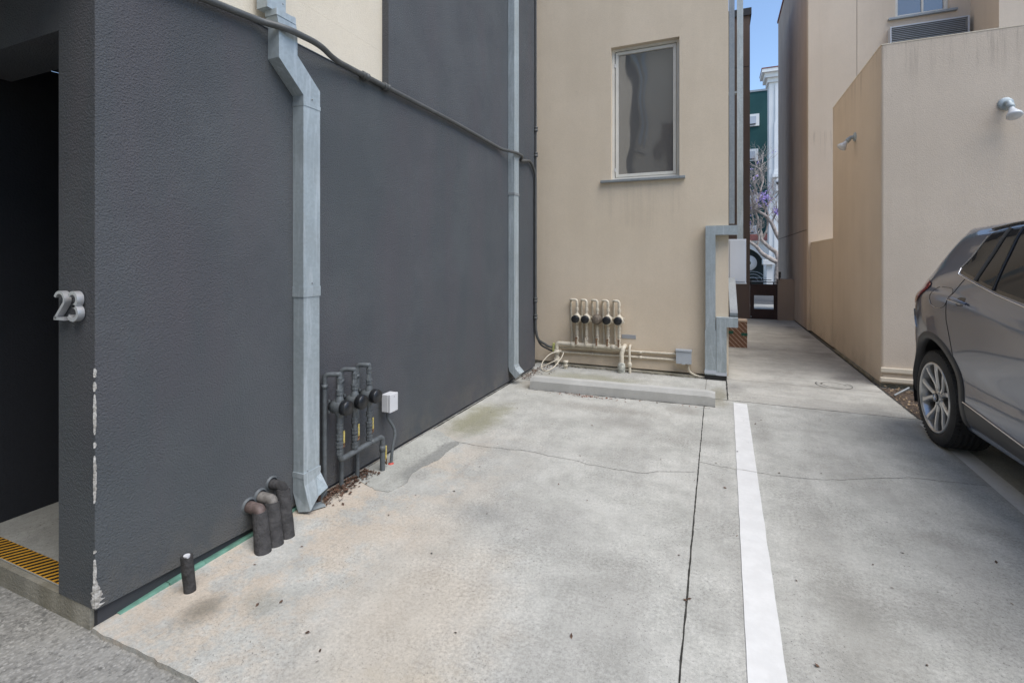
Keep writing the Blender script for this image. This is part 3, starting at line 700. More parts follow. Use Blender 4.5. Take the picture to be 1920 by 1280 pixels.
bm_ = root('meter_bank', 'cream painted bank of five meters along the beige facade', 'utility meters', (-1.55, 6.64, 0), 'wall mounted meter banks')
yw, yd = YF-.022, YF-.085; rp = .0165
mp = MB().tube([(-2.095, yd, .02), (-2.095, yd, .325), (-1.17, yd, .315)], .030, 14, fillet=.05)
mp.lathe([(-.03, .03), (-.03, .042), (.03, .042), (.03, .03)], (-2.095, yd, .20), (0, 0, 1), 12).lathe([(-.03, .03), (-.03, .038), (.03, .038), (.03, .03)], (-2.095, yd, .08), (0, 0, 1), 12)
for xx in (-1.86, -1.55, -1.30): mp.lathe([(-.03, .03), (-.03, .037), (.03, .037), (.03, .03)], (xx, yd, .32), (1, 0, 0), 12)
mp.build('manifold_pipe', M['cream_pipe'], bm_)
MB().box((-2.155, yd-.02, .20), (-2.125, yd+.02, .32), .006).build('lever', simple('mossy_yellow', (.42, .43, .16), .7), bm_)
DX = (-1.80, -1.665, -1.515, -1.368, -1.218); RX = (-1.905, -1.75, -1.60, -1.455, -1.305)
for k in range(5):
    xr, x = RX[k], DX[k]
    m = MB().tube([(xr+.02, yw, .345), (xr, yw, .93), (xr+.01, yd, .945), (x, yd, .945), (x, yd, .76)], rp, 12, fillet=.035)
    knuckles(m, (x, yd), ((.885, 1.3), (.815, 1.5)), rp); m.build('riser_pipe', M['cream_pipe'], bm_)
    m = MB().tube([(x, yd, .62), (x, yd, .33)], rp, 12); knuckles(m, (x, yd), ((.575, 1.55), (.52, 1.35), (.475, 1.4), (.415, 1.5), (.345, 1.6)), rp)
    m.build('drop_pipe', M['cream_pipe'], bm_)
    old = k == 2; mat = M['old_meter'] if old and 'old_meter' in M else M['cream_pipe']
    if old: mat = M['old_meter'] = simple('tarnished_brass', (.16, .13, .10), .6, metal=.2, var=.25, vs=30)
    b = MB(); zc = .685; s_ = 1.15 if old else 1.
    b.lathe([(-.075, rp), (-.06, .03), (-.03, .045*s_), (0, .050*s_), (.03, .045*s_), (.06, .03), (.075, rp)], (x, yd, zc), (0, 0, 1), 16)
    b.lathe([(-.05, .055*s_), (.03, .060*s_), (.055, .056*s_), (.06, .0001)], (x, yd, zc), (0, -1, 0), 24)
    if not old:
        for a in (25, 335, 155, 205): b.lathe([(-.02, .0001), (-.02, .012), (.012, .012), (.012, .0001)], (x+.066*math.cos(R(a)), yd, zc+.066*math.sin(R(a))), (0, -1, 0), 6, False)
    mt = b.build('meter', mat, bm_, **({'label': 'larger tarnished brown meter'} if old else {}))
    MB().lathe([(0, .050), (.004, .055), (.045, .053), (.052, .046), (.052, .0001)], (x-.004, yd-.058, zc), (0, -1, 0), 28).build('register_cap', M['old_meter'] if old else M['rubber_black'], mt)
    MB().box((x-.012, yd-.052, .33), (x+.006, yd-.042, .43), .003).build('valve_handle', M['rust'] if k != 1 else M['cream_pipe'], bm_)
    MB().lathe([(0, .012), (.03, .012), (.03, .0001)], (x-.003, yd-.015, .42), (0, -1, 0), 10).build('valve_stem', M['rust'], bm_)
hp = root('wall_hydrant_pipes', 'peeling cream stand pipes hooking down from the facade right of the meters', 'pipe', (-1.12, 6.5, 0))
m = MB().tube([(-1.155, YF+.02, .335), (-1.155, YF-.1, .33), (-1.175, YF-.13, .26), (-1.175, YF-.15, .10)], .030, 12, fillet=.05); m.build('thick_pipe', M['cream_pipe'], hp)
MB().lathe([(-.01, .042), (.07, .052), (.12, .046), (.14, .02)], (-1.175, YF-.15, 0), (0, 0, 1), 14).build('valve_body', simple('peeling_paint', (.42, .42, .37), .8, var=.45, vs=22), hp)
m = MB().tube([(-1.08, YF+.01, .345), (-1.08, YF-.07, .345), (-1.08, YF-.10, .26), (-1.065, YF-.14, .0)], .016, 10, fillet=.03).lathe([(-.03, .016), (-.02, .028), (.03, .028), (.04, .016)], (-1.073, YF-.12, .1), (0, 0, 1), 10); m.build('thin_pipe', M['cream_pipe'], hp)
fc = root('facade_conduit', 'pair of cream conduits running low along the beige facade to the grey box', 'conduit', (-1.3, YF, .24))
for i, z in enumerate((.262, .195)):
    m = MB().tube([(XL+.20, YF-.045, z-.003*0+.0), (-1.75, YF-.02, z-.0), (-.49, YF-.02, z+.012*(1-i) + .002)], .0155, 10)
    for xx in (-1.6, -.95): m.lathe([(-.02, .0155), (-.02, .020), (.02, .020), (.02, .0155)], (xx, YF-.02, z+.003), (1, 0, 0), 10)
    m.build('pipe', M['cream_pipe'], fc)
jb = root('junction_box', 'grey metal junction box low on the beige facade', 'electrical box', (-.4, YF, .25))
MB().box((-.492, YF-.085, .165), (-.305, YF-.001, .335), .004).build('body', M['grey_box'], jb)
MB().box((-.498, YF-.096, .325), (-.299, YF-.001, .345), .003).build('lid', M['grey_box'], jb)
MB().box((-.42, YF-.094, .160), (-.38, YF-.0855, .172)).build('latch', M['grey_box'], jb)
MB().tube([(-.34, YF-.04, .17), (-.34, YF-.04, .06), (-.22, YF-.05, .012), (-.13, YF-.05, .014)], .014, 10, fillet=.09).build('conduit', M['cream_pipe'], jb)
lp = tag(MB().box((-1.20, YF-.006, .435), (-1.01, YF+.001, .487), .001).build('label_plate', simple('zinc_plate', (.36, .37, .39), .5, metal=.3, var=.1)), 'small grey metal plate on the beige facade right of the meters', 'plate')
loop = tag(MB().tube([(XL+.10, 6.30, .035), (XL+.20, 6.31, .08), (XL+.30, 6.36, .13), (XL+.34, 6.40, .17)], .007, 8).tube([(XL+.33, 6.52, .24), (XL+.2, 6.40, .21), (XL+.12, 6.31, .10), (XL+.13, 6.25, .02), (XL+.22, 6.2, .005), (XL+.30, 6.3, .05), (XL+.36, 6.45, .16), (XL+.37, 6.5, .22)], .007, 8, fillet=.08).build('loose_cable', M['cream_pipe']), 'looped cream cable lying in the corner by the stand pipe', 'cable')
cs = tag(MB().lathe([(-.01, .026), (.03, .024), (.032, .030), (.05, .030), (.055, .022), (.075, .022), (.078, .034), (.11, .034), (.112, .0001)], (-1.93, 6.50, 0), (0, 0, 1), 16).build('capped_stub', M['cream_pipe']), 'short capped cream pipe stub at the foot of the facade', 'pipe')

# ------------------------------------------------------------------ middle (beige) building
fe = [(-2.0, YF+.01)]
x = -2.0
while x < -.2: fe.append((x, 6.615+.035*mnoise.noise(Vector((x*6, 0, 0)))+.02*mnoise.noise(Vector((x*23, 4, 0))))); x += .03
fe.append((-.2, YF+.01))
MB().prism([(a, b, .022) for a, b in fe], (0, 0, -.03)).build('broken_mortar', M['old_kerb'], kind='structure')
bb = root('beige_building', 'beige stucco building facing the parking stall with one tall window', 'building', (-1, YF, 0))
WX0, WX1, WZ0, WZ1 = -1.345, -.455, 2.585, 4.405
f = MB(); 
xs = [-2.75, WX0, WX1, XS-.03]
facade_y(f, -2.75, XS, .042, 9.3, YF, YF+.2, [(WX0, WX1, WZ0, WZ1)])
f.build('facade', M['beige_stucco'], bb)
MB().box((-2.7, YF+.201, 0), (XS, 12.5, 9.3)).build('side_wall', M['beige_stucco'], bb) if False else None
MB().box((XS-.2, YF+.2005, .03), (XS-.001, 12.6, 9.3)).box((-2.75, 12.4, 0), (XS-.2005, 12.6, 9.3)).box((-2.75, YF+.2005, 9.0), (XS-.2005, 12.399, 9.2)).build('side_wall', M['beige_stucco'], bb)
MB().box((-2.7, YF+.02, -.1), (XS-.02, YF+.19, .034)).build('footing', M['old_kerb'], bb)
fr_ = root  # window parts
wf = MB(); yq = YF+.075
wf.box((WX0+.001, yq, WZ0+.01), (WX0+.035, yq+.09, WZ1-.001)).box((WX1-.035, yq, WZ0+.01), (WX1-.001, yq+.09, WZ1-.001)).box((WX0+.0352, yq, WZ1-.035), (WX1-.0352, yq+.09, WZ1-.001)).box((WX0+.0352, yq, WZ0+.01), (WX1-.0352, yq+.09, WZ0+.045))
a0, a1, c0, c1, yi = WX0+.045, WX1-.045, WZ0+.052, WZ1-.045, YF+.085
wf.box((a0, yi, c0), (a0+.04, yi+.05, c1), .003).box((a1-.04, yi, c0), (a1, yi+.05, c1), .003).box((a0+.0402, yi, c1-.04), (a1-.0402, yi+.05, c1), .003).box((a0+.0402, yi, c0), (a1-.0402, yi+.05, c0+.04), .003)
wo = wf.build('window', M['frame_white'], bb)
MB().box((a0+.008, yi+.052, c0+.01), (a1-.008, yi+.06, c1-.01)).box((WX0+.03, yi+.03, WZ0+.03), (a0+.01, yi+.034, WZ1-.03)).build('gasket', M['black'], wo)
def window_glass():
    m, t, p = nodes('window_glass'); q = NT(t)
    p.inputs['Base Color'].default_value = (.12, .115, .108, 1); p.inputs['Roughness'].default_value = .03; p.inputs['Specular IOR Level'].default_value = 1.0
    p.inputs['IOR'].default_value = 1.85
    q.l(q.bump(q.noise(1.6, 1, .4), .5, .02), p.inputs['Normal']); return m
M['window_glass'] = window_glass()
MB().box((a0+.03, yi+.022, c0+.03), (a1-.03, yi+.028, c1-.03)).build('pane', M['window_glass'], wo)
h = MB()
for zz in (WZ0+.13, WZ1-.25): h.box((WX0+.036, YF+.066, zz), (WX0+.046, YF+.084, zz+.045))
h.each('hinge', M['white_plastic'], wo)
MB().box((-1.482, YF-.05, 2.556), (-.382, YF+.074, 2.588), .003).build('window_sill', M['galv_dark'], bb)
bw = root('brown_building', 'narrow dark brown stucco wall behind the grey cabinet beside the gate', 'building', (.4, 13.8, 0))
MB().box((-3, 13.8, -.05), (.765, 15.6, 6.42)).box((-3, 13.8, 6.435), (.765, 15.6, 7.72)).build('wall', M['brown_stucco'], bw)
MB().box((-3, 13.76, 7.721), (.80, 15.6, 7.9)).build('parapet', M['grey_trim'], bw)
MB().box((-2.98, 13.81, 6.4202), (.755, 15.5, 6.4348)).build('wall_joint', M['joint'], bw)

# downspouts of the beige building (ducts wrapping round the corner)
y3 = YF-.055
da = root('downspout', 'tall flat galvanised downspout on the beige facade corner with a wrapped arm', 'downspout', (-.08, y3, 0), 'galvanised downspouts')
MB().duct([(XS+.038, YF+.06, 9.0), (XS+.038, YF+.06, 1.955)], (1, 0, 0), .062, .10).build('upper_pipe', M['galv_dark'], da)
MB().duct([(.235, y3, 1.868), (-.079, y3, 1.868), (-.079, y3, .62)], (0, 1, 0), .10, .115).build('pipe', M['galv'], da)
MB().duct([(-.079, y3, .6195), (-.079, y3, .06)], (0, 1, 0), .096, .128).build('lower_pipe', M['galv'], da)
MB().box((-.148, y3-.056, .075), (-.012, y3+.05, .115)).build('band', M['light_box'], da)
db = root('downspout', 'short galvanised downspout with a knee high elbow beside the walkway', 'downspout', (.045, y3, 0), 'galvanised downspouts')
MB().duct([(.235, y3+.002, .724), (.047, y3+.002, .724), (.047, y3+.002, .10)], (0, 1, 0), .10, .118).build('pipe', M['galv'], db)
MB().duct([(.047, y3+.002, .098), (.047, y3+.002, .06)], (0, 1, 0), .104, .124).build('band', M['light_box'], db)
MB().duct([(.18, YF+.9, 1.30), (.19, YF+.12, .82), (.19, YF+.02, .78)], (1, 0, 0), .09, .12).build('sloping_pipe', M['galv_dark'], db)
tag(MB().box((-.145, y3-.045, -.01), (.105, y3+.05, .058), .006).build('drain_boot', M['black']), 'black rubber boot under the two corner downspouts', 'drain boot')
dc = root('downspout', 'bright narrow downspout deep in the alley above the pale cabinet', 'downspout', (.33, 8.2, 0), 'galvanised downspouts')
MB().duct([(.315, 8.1, 9.0), (.315, 8.1, 1.75)], (1, 0, 0), .082, .08).build('pipe', M['galv'], dc)
MB().box((.12, 8.06, 4.0), (.27, 8.14, 4.03)).build('bracket', M['galv_dark'], dc)
ec = root('electrical_cabinet', 'pale grey wall cabinet projecting into the alley behind the facade corner', 'electrical box', (.2, 7.6, 1.5))
MB().box((XS+.001, 7.42, 1.185), (.365, 7.9, 1.785), .004).build('cabinet', M['light_box'], ec)
MB().box((XS+.03, 7.408, 1.20), (.352, 7.4195, 1.772), .003).build('door', M['light_box'], ec)
MB().box((XS+.001, 7.404, 1.168), (.37, 7.92, 1.184), .002).build('bottom_flange', M['grey_box'], ec)
bx = root('cardboard_box', 'brown cardboard carton with diagonal stripes and green tape on the walkway', 'box', (.33, 9.35, 0))
MB().box((.155, 9.2, .0), (.468, 9.55, .44), .004).build('carton', M['card'], bx)
MB().box((.15, 9.195, .441), (.474, 9.555, .462)).build('top_flaps', M['card_plain'], bx)
MB().box((.17, 9.196, .23), (.255, 9.1995, .28)).build('green_tape', M['green_tape'], bx); MB().box((.375, 9.196, .205), (.4725, 9.1995, .255)).box((.4685, 9.2, .205), (.4715, 9.26, .255)).build('green_tape', M['green_tape'], bx)

# wheel stop
ws = MB(); L = 2.03; n = 40; prof = [(-.075, 0), (-.072, .095), (-.045, .138), (.045, .138), (.072, .095), (.078, 0)]; vs = []
for i in range(n+1):
    x = -2.01 + (1.99)*i/n; y0 = 5.36 + .02*i/n*0 + .10*0
    y0 = 5.38 + .09*i/n
    e = .012 if i in (0, n) else 0
    for a, b_ in prof:
        q = mnoise.noise(Vector((x*8, a*30, b_*30)))*.003
        vs.append((x, y0+a*(1-e*4)+q, max(0, b_-e+q) if b_ > 0 else 0))
k = len(prof); fs = [(i*k+j, i*k+j+1, (i+1)*k+j+1, (i+1)*k+j) for i in range(n) for j in range(k-1)] + [tuple(range(k))[::-1], tuple(range(n*k, n*k+k))]
tag(ws.add(vs, fs).build('wheel_stop', M['stop']), 'long pale concrete wheel stop at the head of the stall', 'wheel stop')

# ------------------------------------------------------------------ right building
rb = root('tan_building', 'tan stucco building on the right with a walled terrace and tall rear walls', 'building', (1.77, 7.05, 0))
XR, YR, ZT = 1.80, 7.06, 4.05
t = MB(); t.prism([(XR+.02, YR, .035), (9, YR, .035), (9, YR+.2, .035), (XR+.2, YR+.2, .035), (XR+.2, 9.7, .035), (XR, 9.7, .035), (XR, YR+.02, .035), (XR+.006, YR+.006, .035)], (0, 0, ZT-.035))
t.build('terrace_wall', M['tan_stucco'], rb)
MB().box((XR+.2005, YR+.2005, 2.9), (9, 9.59, 3.05)).build('terrace_floor', M['kerb'], rb)
cap = MB(); cap.prism([(XR-.004, YR-.004, ZT+.0005), (9, YR-.004, ZT+.0005), (9, YR+.21, ZT+.0005), (XR+.21, YR+.21, ZT+.0005), (XR+.21, 9.704, ZT+.0005), (XR-.004, 9.704, ZT+.0005)], (0, 0, .012)).build('parapet_cap', M['cream_stucco'], rb)
MB().box((1.785, YR+.3, -.3), (9, 9.5, .030)).box((1.80, YR+.03, -.3), (9, YR+.31, .034)).build('footing', M['old_kerb'], rb)
lw = MB().box((1.796, 9.7005, .03), (3.2, 11.749, 1.85)); lw.build('low_wall', M['tan_stucco'], rb)
MB().box((1.792, 9.702, 1.8505), (3.2, 11.748, 1.862)).build('ledge_cap', M['cream_stucco'], rb)
WUX0, WUX1, WUZ0, WUZ1 = 3.22, 4.06, 6.26, 7.9
u = MB(); facade_y(u, 2.594, 9, .03, 9.4, 11.75, 11.95, [(WUX0, WUX1, WUZ0, WUZ1)]); u.box((1.745, 11.75, .03), (2.586, 11.95, 9.4))
u.box((4.37, 10.75, 3.06), (9, 11.7495, 9.4)); u.build('main_wall', M['tan_stucco'], rb)
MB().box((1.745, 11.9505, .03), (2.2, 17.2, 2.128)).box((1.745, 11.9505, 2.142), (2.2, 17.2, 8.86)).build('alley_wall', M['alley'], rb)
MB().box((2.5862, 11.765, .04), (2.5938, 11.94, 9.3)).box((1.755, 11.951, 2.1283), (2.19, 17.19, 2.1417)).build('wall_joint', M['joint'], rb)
MB().box((1.72, 11.96, 8.861), (2.3, 17.25, 8.93)).build('roof_edge', M['tile'], rb)
wq = MB(); yy = 11.83
wq.box((WUX0+.001, yy, WUZ0+.001), (WUX0+.06, yy+.06, WUZ1-.001)).box((WUX1-.06, yy, WUZ0+.001), (WUX1-.001, yy+.06, WUZ1-.001)).box((WUX0+.0605, yy, WUZ0+.001), (WUX1-.0605, yy+.06, WUZ0+.05)).box((WUX0+.0605, yy, WUZ1-.06), (WUX1-.0605, yy+.06, WUZ1-.001)).box((3.66, yy+.005, WUZ0+.052), (3.69, yy+.05, WUZ1-.062))
wo = wq.build('window', M['frame_white'], rb)
MB().box((WUX0+.05, yy+.03, WUZ0+.04), (WUX1-.05, yy+.036, WUZ1-.05)).build('pane', M['window_glass'], wo)
MB().box((3.10, 11.68, 6.195), (4.16, 11.749, 6.235), .003).build('window_sill', M['galv_dark'], rb)
md_ = MB()
for z0, z1, d in ((.165, .225, .028), (.055, .11, .040)):
    md_.prism([(XR-.002-d*.3, YR+.001, z0), (XR-.002, YR-d, z0+.006), (XR-.002, YR-d, z1-.012), (XR-.002, YR-.001, z1)], (0, 0, 0.0001)) if False else None
    md_.box((XR+.004-d*.6, YR-d, z0), (9, YR-.0005, z1), .010)
md_.each('base_moulding', M['cream_stucco'], rb)
M['cladding_grey'] = simple('backing_grey', (.17, .175, .18), .7)  # plain mid grey for the sheet behind the louvres
vt = root('air_conditioner_grille', 'wide horizontal louvred grille on the upper tan wall below the window', 'vent grille', (3.7, 11.7, 5.8))
MB().box((3.10, 11.60, 5.40), (3.12, 11.749, 6.02)).box((4.28, 11.60, 5.40), (4.30, 11.749, 6.02)).box((3.1205, 11.60, 6.0), (4.2795, 11.749, 6.02)).build('frame', M['light_box'], vt)
MB().box((3.121, 11.70, 5.41), (4.279, 11.748, 5.998)).build('backing', M['cladding_grey'], vt)
sl_ = MB()
for i in range(17):
    z = 5.42+i*.034; sl_.add([(3.121, 11.605, z), (4.279, 11.605, z), (4.279, 11.66, z+.025), (3.121, 11.66, z+.025), (3.121, 11.605, z+.009), (4.279, 11.605, z+.009), (4.279, 11.66, z+.031), (3.121, 11.66, z+.031)], [(0,1,2,3),(7,6,5,4),(0,4,5,1),(2,6,7,3)])
sl_.build('louvres', M['grey_box'], vt)
def flood(x, y, z, nrm, aim, label, s=1.):
    e = root('flood_lamp', label, 'wall lamp', (x, y, z), 'bare bulb flood lamps'); N = Vector(nrm); B = Vector((x, y, z)); D = Vector(aim).normalized()
    MB().lathe([(0, .062*s), (.012, .060*s), (.02, .05*s), (.024, .02*s), (.024, .0001)], B, N, 24).build('base_plate', M['galv'], e)
    k = B+N*.055*s; MB().tube([B+N*.015, k, k+D*.05*s], .024*s, 14, fillet=.04*s).lathe([(0, .024*s), (.006, .031*s), (.045*s, .031*s), (.05*s, .02*s)], k+D*.025*s, D, 16).build('socket', M['galv'], e)
    MB().lathe([(0, .022*s), (.02*s, .024*s), (.05*s, .038*s), (.085*s, .058*s), (.10*s, .060*s), (.108*s, .052*s), (.112*s, .0001)], k+D*.072*s, D, 24).build('bulb', simple('frosted_bulb', (.62, .64, .66), .25, var=.03), e)
flood(XR, 8.25, 3.235, (-1, 0, 0), (-.62, -.1, -.75), 'flood lamp on the shaded terrace side wall left of the wall corner', 1.05)
flood(2.925, YR, 3.215, (0, -1, 0), (.05, -.45, -.85), 'flood lamp on the tan wall above the parked car', 1.15)
tag(MB().tube([(1.80, 6.60, .005), (1.95, 6.66, .09)], .011, 8).build('metal_stake', M['galv_dark']), 'leaning metal stake in the mulch behind the car wheel', 'stake')

# ------------------------------------------------------------------ gate
gt = root('gate', 'low maroon metal gate with a rectangular opening at the alley end', 'gate', (1.05, 13.8, 0))
MB().box((.77, 13.80, .01), (.815, 13.85, .885)).box((1.335, 13.80, .01), (1.38, 13.85, .885)).box((.8155, 13.80, .70), (1.3345, 13.85, .885)).box((.8155, 13.805, .01), (1.3345, 13.845, .255)).box((.8155, 13.805, .60), (1.3345, 13.845, .6995)).build('frame', M['gate'], gt)
MB().box((.8155, 13.815, .256), (.86, 13.835, .5995)).box((1.30, 13.815, .256), (1.3345, 13.835, .5995)).build('panel', M['gate'], gt)
MB().box((.77, 13.78, .925), (1.40, 13.86, .945)).box((.77, 13.79, .985), (1.25, 13.85, 1.0)).tube([(.79, 13.82, .88), (.79, 13.82, .99)], .012).tube([(1.30, 13.82, .88), (1.30, 13.82, .93)], .012).build('top_rail', M['gate'], gt)
MB().lathe([(0, .015), (.02, .015), (.021, .0001)], (.79, 13.80, .06), (0, -1, 0), 10).build('bolt', M['galv'], gt)
gp = tag(MB().box((1.385, 13.78, -.02), (1.744, 14.05, 1.02), .006).build('gate_post', M['pier']), 'broad brown stucco pier between the gate and the tan wall', 'gate post')
tag(MB().box((1.40, 13.74, 1.05), (1.455, 13.78, 1.20), .005).box((1.41, 13.7405, 1.0), (1.43, 13.79, 1.06)).build('lock_box', M['grey_trim']), 'small dark lock box on the brown gate pier', 'lock box')

# ------------------------------------------------------------------ far street
MB().box((-60, 18.5, -.3), (60, 27, -.012)).build('street', simple('asphalt', (.06, .06, .062), .85, bump=.4), kind='structure')
MB().box((-60, 27.005, -.3), (60, 40, .10)).build('far_sidewalk', M['walk'], kind='structure')
tb = root('teal_building', 'tall dark teal building across the street with white window air conditioners', 'building', (0, 32, 0))
MB().box((-12, 31, .05), (2.78, 42, 11.05)).build('wall', M['teal'], tb)
MB().box((-12, 30.95, 11.051), (2.80, 42, 11.16)).build('parapet', M['galv_dark'], tb)
for z0, z1, x1 in ((9.10, 9.78, 2.19), (7.12, 7.80, 2.14), (4.55, 5.2, 2.12), (2.95, 3.45, 2.1)):
    for dx in (0, -4.2):
        o = MB().box((x1-1.2+dx, 30.90, z0), (x1+dx, 30.999, z1)).build('window_surround', M['white_wall'], tb)
        MB().box((x1-1.05+dx, 30.86, z0+.13), (x1-.16+dx, 30.899, z1-.13)).build('air_conditioner', M['light_box'], o)
        MB().box((x1-1.05+dx, 30.855, z0+.07), (x1-.2+dx, 30.898, z0+.12)).build('vent_slot', M['black'], o)
sf = root('storefront', 'white storefront with a dark arch and round white sign across the street', 'shop', (1, 29, 0))
f = MB(); f.box((-8, 29.2, .05), (-.2, 30.9, 2.42)).box((2.35, 29.2, .05), (2.56, 30.9, 2.42))
AP = [(-.2, 2.42), (-.2, 1.2)] + [(1.05-1.25*math.cos(R(a)), 1.2+1.1*math.sin(R(a))*.92) for a in range(0, 181, 10)][1:-1] + [(2.3, 1.2), (2.3, .05), (2.3501, .05), (2.3501, 2.42)]
f.prism([(x, 29.2, z) for x, z in AP], (0, .6, 0)); f.build('wall', M['white_wall'], sf)
MB().box((-.19, 29.7, .05), (2.34, 29.8, 2.38)).build('arch_glazing', simple('teal_glass', (.006, .02, .022), .3), sf)
MB().box((-8, 29.0, 2.421), (2.6, 30.9, 2.52)).build('cornice', M['white_wall'], sf)
a_ = MB().add([(-8, 28.9, 2.525), (2.6, 28.9, 2.525), (2.6, 30.85, 2.95), (-8, 30.85, 2.95), (-8, 30.85, 2.525), (2.6, 30.85, 2.525)], [(0,1,2,3), (1,5,2), (0,3,4), (0,4,5,1)]); a_.build('tiled_roof', M['tile'], sf)
MB().lathe([(0, .0001), (0, .42), (.05, .42), (.051, .0001)], (1.56, 29.55, 1.33), (0, -1, 0), 40).build('round_sign', M['white_wall'], sf)
MB().lathe([(.0515, .0001), (.0515, .13), (.06, .13), (.061, .0001)], (1.56, 29.55, 1.33), (0, -1, 0), 24).build('sign_centre', simple('olive', (.22, .22, .15), .6), sf)
rl = MB()
for r_ in (.25, .45, .62): rl.tube([(1.75-r_*math.cos(R(a)), 29.1, .35+r_*.85*math.sin(R(a))) for a in range(0, 181, 12)], .012, 6)
for z in (.35, .55): rl.tube([(1.1, 29.1, z), (2.4, 29.1, z)], .012, 6)
rl.build('curved_railing', M['grey_box'], sf)
wb_ = root('white_building', 'white plaster building with cornice and bracket across the street', 'building', (3.2, 27.5, 0))
XW = 2.33
MB().box((XW+.1, 28, .1), (12, 28.9, 10.5)).build('wall', M['white_wall'], wb_)
MB().box((XW+.02, 27.9, 10.501), (12, 29, 10.72)).box((XW-.12, 27.75, 10.7205), (12, 29, 10.95)).box((XW-.25, 27.6, 10.9505), (12, 29, 11.12)).build('cornice', M['white_wall'], wb_)
MB().box((XW-.27, 27.58, 11.1205), (12, 29, 11.17)).build('roof_edge', M['tile'], wb_)
MB().box((2.66, 27.9, 6.0), (12, 27.999, 8.45)).box((2.62, 27.82, 5.82), (12, 27.998, 5.995)).box((2.56, 27.75, 5.66), (12, 27.9985, 5.815)).box((2.70, 27.92, 8.46), (12, 27.999, 10.4)).build('pilaster', M['white_wall'], wb_)
MB().lathe([(0, .0001), (0, .2), (.3, .2), (.301, .0001)], (2.88, 27.7, 5.42), (0, 1, 0), 20).box((2.72, 27.7, 4.95), (3.04, 27.98, 5.4)).build('bracket', M['white_wall'], wb_)
MB().box((2.66, 27.93, .1), (12, 27.999, 4.9)).build('lower_pilaster', M['white_wall'], wb_)
wc = root('white_column', 'short white column with a wide capital behind the gate', 'column', (2.07, 24, 0))
MB().box((1.98, 23.9, 0), (2.2, 24.1, 1.28)).build('shaft', M['white_wall'], wc)
MB().box((1.82, 23.75, 1.281), (2.36, 24.25, 1.50), .02).build('capital', M['white_wall'], wc)
MB().box((1.9, 23.8, -.02), (2.28, 24.2, .1), .01).build('base', M['white_wall'], wc)

